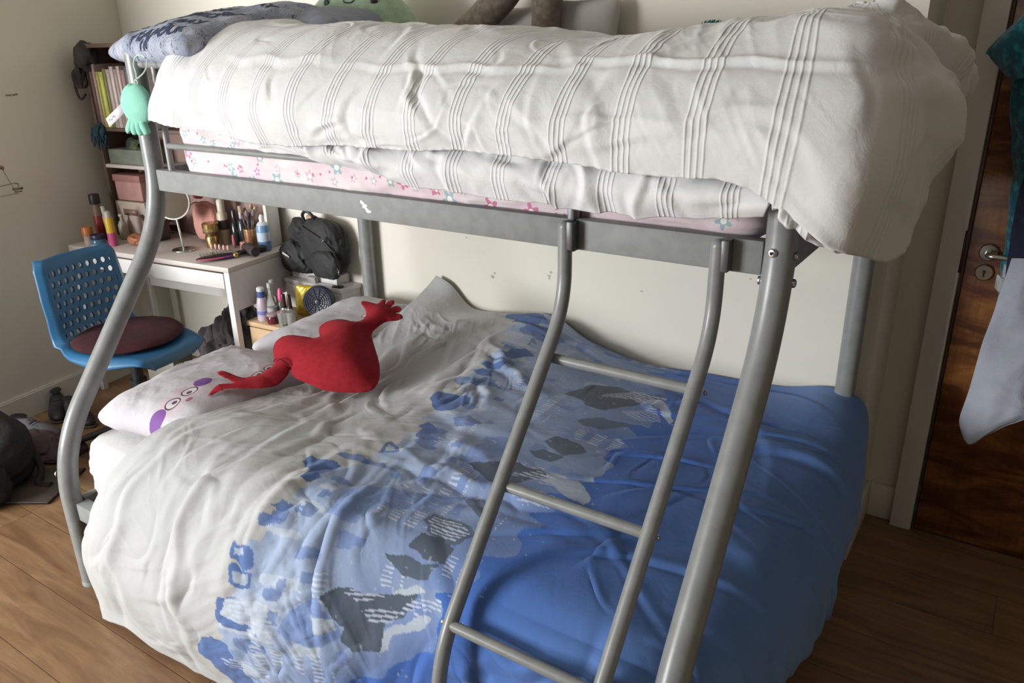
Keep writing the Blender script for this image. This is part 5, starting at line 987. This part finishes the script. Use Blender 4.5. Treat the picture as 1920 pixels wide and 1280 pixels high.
bottle('nail_polish', 'small bottle with bright pink cone cap on the chest', 'bottle', CH(.122, .095), [(.017, 0), (.019, .004), (.018, .075), (.012, .085)], pc(.14, .16, .13, r=.15), [('cap', [(.014, .083), (.014, .10), (.009, .128), (.005, .138)], pc(.75, .09, .27))])
for k, (a_, b_, lab) in enumerate(((.158, .075, 'left one of two dark perfume bottles with silver bases'), (.188, .078, 'right one of two dark perfume bottles with silver bases'))):
    bottle('perfume_bottle', lab, 'bottle', CH(a_, b_), [(.012, 0), (.014, .004), (.014, .055), (.012, .062)], pc(.55, .55, .54, r=.2, m=.5), [('neck', [(.012, .062), (.011, .075), (.0095, .118), (.008, .122)], pc(.05, .025, .022, r=.2))], 'pair of dark perfume bottles')
bottle('candle_jar', 'dark red candle jar with pale lid at the front of the chest', 'candle', CH(.128, .032), [(.022, 0), (.025, .004), (.025, .030), (.022, .034)], pc(.12, .015, .025, r=.15), [('lid', [(.024, .034), (.025, .036), (.025, .044), (.020, .046)], pc(.40, .30, .31))])
for k, (a_, b_, lab) in enumerate(((.190, .028, 'left clear glass tumbler at the front edge of the chest'), (.226, .042, 'right clear glass tumbler near the small fan'))):
    bottle('tumbler', lab, 'glass', CH(a_, b_), [(.014, 0), (.017, .004), (.020, .062), (.0185, .063), (.0155, .008), (.001, .007)], GLASS, [('rim_glint', [(.0186, .060), (.0202, .063)], pc(.7, .7, .68, r=.1, m=.6))], 'pair of clear tumblers')
t = thing('crisp_packet', 'shiny yellow packet standing behind the bottles on the chest', 'packet', CH(.20, .14)); bm = bmesh.new(); pm = PR(-.235, -.225, .575, 1.45, 0.0, .35)
tt, bb, (A, B) = pillow_pts(.060, .072, .015, 40, 40, .06, 3, .004); ob_ = grid_obj('foil', xform(tt, pm), plain((.45, .32, .03), .28, .35, 'yellow_foil'), t); ob2 = grid_obj('foil_back', xform(bb, pm), plain((.40, .28, .03), .28, .35, 'yellow_foil'), t, flip=True)
bm.free(); bm = bmesh.new(); box(bm, (-.185, -.235, .595), (.008, .010, .06), Matrix.Rotation(.45, 4, 'Y')); ob('highlighter_strip', bm, plain((.72, .85, .05), .4, 0, 'fluorescent_plastic'), t, bevel=.002)
fan = thing('desk_fan', 'small round navy blue fan on the chest beside the red heart', 'fan', CH(.275, .10)); FT = PR(-.150, -.235, .588, 1.36, 0, .42)
bm = bmesh.new(); lathe(bm, [(.058, -.022), (.066, -.018), (.069, .0), (.066, .018), (.060, .024), (.055, .022)], seg=48, mat=FT); ob('housing', bm, mottled('navy_plastic', (.018, .024, .05), (.028, .035, .065), 8, .4), fan)
bm = bmesh.new()
for r in (.014, .024, .034, .044, .053): tube(bm, [FT @ Vector((r * math.cos(a * PI / 18), r * math.sin(a * PI / 18), .024)) for a in range(37)], .0013, 6)
for k in range(12): tube(bm, [FT @ Vector((.012 * math.cos(k * PI / 6), .012 * math.sin(k * PI / 6), .025)), FT @ Vector((.058 * math.cos(k * PI / 6 + .3), .058 * math.sin(k * PI / 6 + .3), .024))], .0012, 6)
ob('grille', bm, pc(.02, .022, .03), fan)
for k in range(5):
    bm = bmesh.new(); a_ = k * 2 * PI / 5; v = bmesh.ops.create_uvsphere(bm, u_segments=16, v_segments=8, radius=1)['verts']
    for p in v: p.co = FT @ (Matrix.Rotation(a_, 3, 'Z') @ (Matrix.Rotation(.5, 3, 'X') @ Vector((p.co.x * .022 + .028, p.co.y * .014, p.co.z * .0016))))
    ob('blade', bm, pc(.03, .033, .045), fan)
bm = bmesh.new(); lathe(bm, [(.011, .0), (.011, .026), (.007, .028)], seg=20, mat=FT); ob('hub', bm, pc(.03, .035, .05), fan)
bm = bmesh.new(); lathe(bm, [(.035, 0), (.036, .005), (.012, .014), (.010, .03)], (-.150, -.235, .501), 24); ob('stand', bm, pc(.02, .025, .045), fan)

# ------------------------------------------------------------------ swivel chair
chr_ = thing('chair', 'blue plastic swivel chair with a dotted backrest and dark red seat pad', 'chair', (-.72, -.775, .012), rz=.17)
prof = crom([(.225, 0, .405), (.235, 0, .440), (.20, 0, .452), (.10, 0, .450), (-.03, 0, .446), (-.13, 0, .455), (-.185, 0, .490), (-.21, 0, .55), (-.222, 0, .64), (-.232, 0, .73), (-.245, 0, .80), (-.265, 0, .812)], 10)
nu, nv = len(prof), 60; G = np.zeros((nu, nv, 3)); sarc = np.concatenate([[0], np.cumsum([(b - a).length for a, b in zip(prof, prof[1:])])])
for i, p in enumerate(prof):
    s = sarc[i] / sarc[-1]; hw = np.interp(s, [0, .06, .2, .45, .6, .8, .95, 1], [.10, .165, .215, .215, .195, .195, .185, .165]); seat = max(0, 1 - abs(s - .28) / .32)
    for j in range(nv):
        b = -1 + 2 * j / (nv - 1); e = max(0, abs(b) - .86) / .14
        G[i, j] = (p.x + .035 * b * b * (1 if s > .5 else 0) * min(1, (s - .5) * 5) - (.03 * e if s > .55 else 0), hw * b, p.z + seat * .016 * b * b - seat * .045 * e * e)
CH_BLUE = M('blue_moulded_plastic', (.026, .135, .285), .42); u, v, _ = CH_BLUE.sep(CH_BLUE.uv()); q = CH_BLUE
fu = u * 19.; row = fu.floor(); fv = (v * 11. + (row * .5).fract()); du = fu.fract() - .5; dv_ = fv.fract() - .5; dot = ((du * du + dv_ * dv_) < .085) * (u > .50) * (u < .935) * (v > .10) * (v < .90)
tr = q.node('ShaderNodeBsdfTransparent'); mx = q.node('ShaderNodeMixShader'); q.link(dot, mx.inputs[0]); q.link(q.b.outputs[0], mx.inputs[1]); q.link(tr.outputs[0], mx.inputs[2]); q.link(mx.outputs[0], q.nt.nodes['Material Output'].inputs[0])
Uc, Vc = np.meshgrid(sarc / sarc[-1], np.linspace(0, 1, nv), indexing='ij'); sh_ = grid_obj('shell', G, q.m, None, (Uc, Vc), thick=.010); sh_.parent = chr_
bm = bmesh.new(); lathe(bm, [(.02, -.012), (.12, -.014), (.195, -.012), (.212, -.004), (.216, .002), (.208, .012), (.18, .020), (.10, .026), (.04, .024), (.002, .020)], (-.005, 0, .486), 56)
for v_ in bm.verts: v_.co.z += .004 * fbm(np.array([v_.co.x * 14]), np.array([v_.co.y * 14]), 4, 2)[0]
ob('seat_pad', bm, mottled('dark_red_cotton', (.034, .003, .006), (.046, .005, .009), 30, .95, .4, 200), chr_, local=True)
bm = bmesh.new(); lathe(bm, [(.09, .43), (.09, .44)], seg=24); lathe(bm, [(.024, .28), (.024, .43)]); lathe(bm, [(.033, .09), (.033, .29)]); ob('column', bm, BLACKP, chr_, local=True)
for k in range(5):
    a_ = k * 2 * PI / 5 + .3; d = Vector((math.cos(a_), math.sin(a_), 0)); bm = bmesh.new(); tube(bm, [d * .02 + Vector((0, 0, .10)), d * .15 + Vector((0, 0, .085)), d * .27 + Vector((0, 0, .065))], [.022, .018, .013], 12); lg = ob('base_arm', bm, BLACKP, chr_, local=True)
    bm = bmesh.new(); T = Matrix.Translation(d * .27 + Vector((0, 0, .027))) @ Matrix.Rotation(PI / 2, 4, 'X'); lathe(bm, [(.02, -.022), (.026, -.018), (.026, .018), (.02, .022)], seg=20, mat=T); ob('castor', bm, BLACKP, lg, local=True)

# ------------------------------------------------------------------ floor clutter
def heap(name, label, cat, parts, mat, group=None):
    t = thing(name, label, cat, parts[0][0][:2] + (0,)) if len(parts) > 1 else None
    if t is None:
        bm = bmesh.new(); c, s, sd, am = parts[0]; blob(bm, c, s, sd, am, 5, freq=4); return tag(ob(name, bm, mat), label, cat, group)
    for k, (c, s, sd, am) in enumerate(parts): bm = bmesh.new(); blob(bm, c, s, sd, am, 5, freq=4); ob('fold', bm, mat, t)
    return t
rk = thing('rucksack', 'black rucksack lying on the floor at the left edge of the photo', 'rucksack', (-.93, -1.36, 0))
bm = bmesh.new(); blob(bm, (-.97, -1.36, .135), (.22, .20, .165), 31, .12, 5, power=.8, freq=3); ob('main_compartment', bm, BKC, rk)
bm = bmesh.new(); blob(bm, (-.83, -1.44, .085), (.14, .12, .10), 33, .14, 5, power=.8); ob('front_pocket', bm, BKC, rk)
bm = bmesh.new(); tube(bm, crom([(-1.05, -1.22, .25), (-.93, -1.20, .20), (-.80, -1.20, .06), (-.76, -1.24, .012), (-.70, -1.22, .012)], 6), .014, 8); ob('shoulder_strap', bm, BKC, rk)
bm = bmesh.new(); tube(bm, crom([(-.72, -1.46, .13), (-.74, -1.40, .17), (-.80, -1.36, .20)], 6), .003, 6); zp = ob('zip', bm, pc(.05, .05, .05, r=.3), rk)
bm = bmesh.new(); bmesh.ops.create_uvsphere(bm, u_segments=12, v_segments=8, radius=.006, matrix=Matrix.Translation((-.715, -1.47, .115))); ob('zip_pull', bm, CHROME, zp)
t = thing('document_folder', 'dark brown flat folder sticking out from under the black rucksack', 'folder', (-.72, -1.27, 0)); bm = bmesh.new(); box(bm, (-.80, -1.27, .007), (.34, .26, .010), Matrix.Rotation(.55, 4, 'Z')); ob('cover', bm, mottled('dark_brown_vinyl', (.060, .045, .038), (.085, .065, .055), 10, .45), t, bevel=.003); bm = bmesh.new(); box(bm, (-.80, -1.27, .007), (.343, .263, .003), Matrix.Rotation(.55, 4, 'Z')); ob('edge_piping', bm, pc(.015, .012, .012), t)
SH = mottled('black_shoe_leather', (.015, .014, .016), (.03, .028, .03), 14, .5)
def shoe(x, y, rz, mat, label, z0=0.):
    t = thing('shoe', label, 'shoe', (x, y, z0), 'shoes by the left wall', rz); bm = bmesh.new(); v = bmesh.ops.create_uvsphere(bm, u_segments=32, v_segments=20, radius=1)['verts']
    for p in v:
        c = p.co; hgt = .045 + .045 * max(0, -c.x) ** .6 if c.x < 0 else .045 - .006 * c.x; p.co = Vector((c.x * .135, c.y * (.043 + .008 * c.x), .022 + max(c.z, -.3) * hgt))
    ob('upper', bm, mat, t, local=True); bm = bmesh.new(); v = bmesh.ops.create_uvsphere(bm, u_segments=32, v_segments=8, radius=1)['verts']
    for p in v: c = p.co; p.co = Vector((c.x * .14, c.y * (.046 + .008 * c.x), .008 + c.z * .008))
    ob('sole', bm, pc(.12, .11, .11, n='rubber'), t, local=True)
    bm = bmesh.new(); v = bmesh.ops.create_uvsphere(bm, u_segments=20, v_segments=8, radius=1)['verts']
    for p in v: c = p.co; p.co = Vector((c.x * .042 - .07, c.y * .024, .090 + c.z * .006))
    ob('opening', bm, BLACKP, t, local=True)
    bm = bmesh.new()
    for k in range(4): tube(bm, [(.0 + k * .018, -.022, .066 - k * .004), (.005 + k * .018, 0, .070 - k * .004), (.0 + k * .018, .022, .066 - k * .004)], .002, 6)
    ob('laces', bm, pc(.05, .05, .055), t, local=True)
shoe(-1.36, -.84, -.5, SH, 'black shoe against the left skirting board'); shoe(-1.20, -.83, -.1, SH, 'black shoe nearer the chair than its neighbours'); shoe(-1.22, -1.02, .35, mottled('grey_canvas', (.11, .105, .12), (.16, .15, .165), 12, .8), 'grey canvas shoe in front of the black shoes')
t = heap('crumpled_cloth', 'mauve brown crumpled cloth on the floor behind the black rucksack', 'cloth', [((-1.08, -1.10, .030), (.16, .10, .032), 41, .35), ((-.93, -1.07, .02), (.09, .07, .02), 43, .3)], mottled('mauve_cloth', (.085, .06, .06), (.13, .095, .09), 9, .95, .4, 60))
t = thing('sheet_of_paper', 'scrap of white paper on the floor by the near bed leg', 'paper', (-.35, -1.10, 0)); bm = bmesh.new(); box(bm, (-.33, -1.10, .003), (.20, .05, .002), Matrix.Rotation(.45, 4, 'Z')); ob('sheet', bm, pc(.42, .42, .44, n='card'), t)
heap('black_bag', 'added black bag standing in for the shade under the right end of the desk', 'bag', [((-.60, -.30, .17), (.13, .12, .20), 51, .25), ((-.66, -.24, .38), (.09, .09, .08), 52, .3)], BKC)  # black bag added to fill the dark shadow beside the desk leg
heap('clothes_pile', 'dark grey and brown pile of clothes under the desk', 'clothes', [((-.86, -.25, .12), (.16, .13, .15), 55, .3), ((-.80, -.20, .32), (.11, .10, .09), 56, .35), ((-.98, -.2, .22), (.10, .09, .10), 57, .3), ((-.73, -.22, .28), (.13, .09, .25), 58, .3)], mottled('dark_mixed_cloth', (.045, .038, .04), (.10, .08, .078), 8, .95, .4, 50))
heap('clothes_pile', 'dull pink garment on top of the clothes under the desk', 'clothes', [((-.73, -.33, .16), (.08, .07, .05), 61, .35)], mottled('dull_pink_cloth', (.16, .06, .065), (.10, .04, .045), 12, .95, .4, 60))
t = thing('storage_box', 'plain pale box on the floor behind the blue swivel chair', 'box', (-1.08, -.42, 0)); bm = bmesh.new(); box(bm, (-1.16, -.36, .12), (.20, .12, .24), RD); ob('box', bm, mottled('beige_card', (.36, .33, .28), (.40, .37, .31), 6, .85), t, bevel=.004); bm = bmesh.new(); box(bm, (-1.16, -.36, .232), (.205, .125, .03), RD); ob('lid', bm, mottled('beige_card_lid', (.34, .31, .26), (.38, .35, .29), 6, .85), t, bevel=.002)

# ------------------------------------------------------------------ robe and towel on the door
def hanging(name, net, mat, seed, amp, parent=None, thick=.008, nu=160, nv=90):
    P = resample(loft(net, 120, 60), nu, nv); S, T = arclen(P); N = normals(P); N = -N if N[nu // 2, nv // 2, 1] > 0 else N
    H = creases(S, T, 26, seed, (0, S.max()), (0, T.max()), .16, .018, amp, .1, .25) + amp * .6 * fbm(S * 9, T * 14, seed, 3)
    P = P + N * H[..., None]; P[..., 1] = np.minimum(P[..., 1], D - .036); return grid_obj(name, P, mat, parent, (S, T), thick=thick)
TEAL = M('teal_fleece', (.008, .10, .14), .95); TEAL.b.inputs['Sheen Weight'].default_value = .25; o_ = TEAL.obj(); TEAL.col(TEAL.mix(TEAL.noise(o_, 45, 3).rng(.5, .62), (.006, .085, .125), (.02, .20, .24))); TEAL.bump(TEAL.noise(o_, 130, 3), .6, .004); TEAL = TEAL.m
rb = thing('bathrobe', 'teal fleece bathrobe with hood hanging on the wooden door', 'bathrobe', (2.35, .2, .8))
hanging('robe', [[(2.235, .215, 1.66), (2.30, .19, 1.68), (2.40, .18, 1.69), (2.52, .21, 1.66)], [(2.215, .21, 1.50), (2.29, .16, 1.50), (2.40, .16, 1.50), (2.55, .21, 1.50)], [(2.235, .215, 1.36), (2.30, .16, 1.36), (2.42, .16, 1.36), (2.56, .21, 1.36)],
    [(2.262, .22, 1.20), (2.31, .17, 1.20), (2.43, .16, 1.20), (2.57, .21, 1.20)], [(2.275, .22, 1.05), (2.32, .17, 1.05), (2.44, .16, 1.05), (2.57, .21, 1.05)], [(2.285, .22, .92), (2.32, .18, .90), (2.44, .17, .90), (2.56, .21, .90)], [(2.300, .22, .77), (2.325, .19, .75), (2.44, .18, .74), (2.55, .21, .74)]], TEAL, 5, .012, rb)
hd_ = hanging('hood', [[(2.205, .16, 1.655), (2.27, .12, 1.70), (2.36, .12, 1.72)], [(2.145, .155, 1.572), (2.22, .10, 1.62), (2.33, .10, 1.66)], [(2.150, .15, 1.553), (2.21, .10, 1.57), (2.32, .10, 1.60)], [(2.195, .16, 1.505), (2.23, .12, 1.50), (2.32, .11, 1.52)]], TEAL, 8, .006, rb, .02, 90, 60)
hanging('dark_cardigan', [[(2.285, .15, 1.30), (2.33, .12, 1.31), (2.40, .12, 1.31)], [(2.285, .14, 1.15), (2.34, .10, 1.15), (2.42, .11, 1.15)], [(2.290, .14, 1.02), (2.35, .10, 1.00), (2.43, .11, 1.00)], [(2.305, .15, .90), (2.36, .11, .89), (2.43, .12, .89)]], mottled('navy_knit', (.008, .010, .03), (.015, .018, .045), 30, .95, .4, 300), 9, .006, None)
o_ = [q_ for q_ in bpy.data.objects if q_.name == 'dark_cardigan'][0]; tag(o_, 'dark navy cardigan hanging over the teal bathrobe on the door', 'cardigan')
tw = hanging('towel', [[(2.30, .085, 1.03), (2.36, .07, 1.04), (2.44, .08, 1.03)], [(2.285, .09, .86), (2.36, .065, .86), (2.45, .08, .86)], [(2.272, .09, .74), (2.36, .065, .73), (2.46, .08, .73)], [(2.262, .095, .60), (2.34, .065, .58), (2.44, .08, .60)], [(2.258, .10, .515), (2.30, .07, .50), (2.37, .08, .53)], [(2.278, .10, .455), (2.295, .08, .452), (2.315, .085, .47)]],
    mottled('grey_white_terry', (.42, .45, .52), (.36, .39, .46), 10, .95, .5, 350), 11, .006)
tag(tw, 'pale grey towel tapering to a point, hanging from the door handle side', 'towel')
bm = bmesh.new(); box(bm, (2.285, .20, .925), (.018, .05, .045), Matrix.Rotation(.3, 4, 'Z')); box(bm, (2.290, .20, .96), (.012, .04, .05), Matrix.Rotation(.2, 4, 'Z')); tag(ob('toilet_bag', bm, pc(.42, .43, .43), bevel=.006), 'small pale plastic packet hanging beside the door keyhole', 'packet')
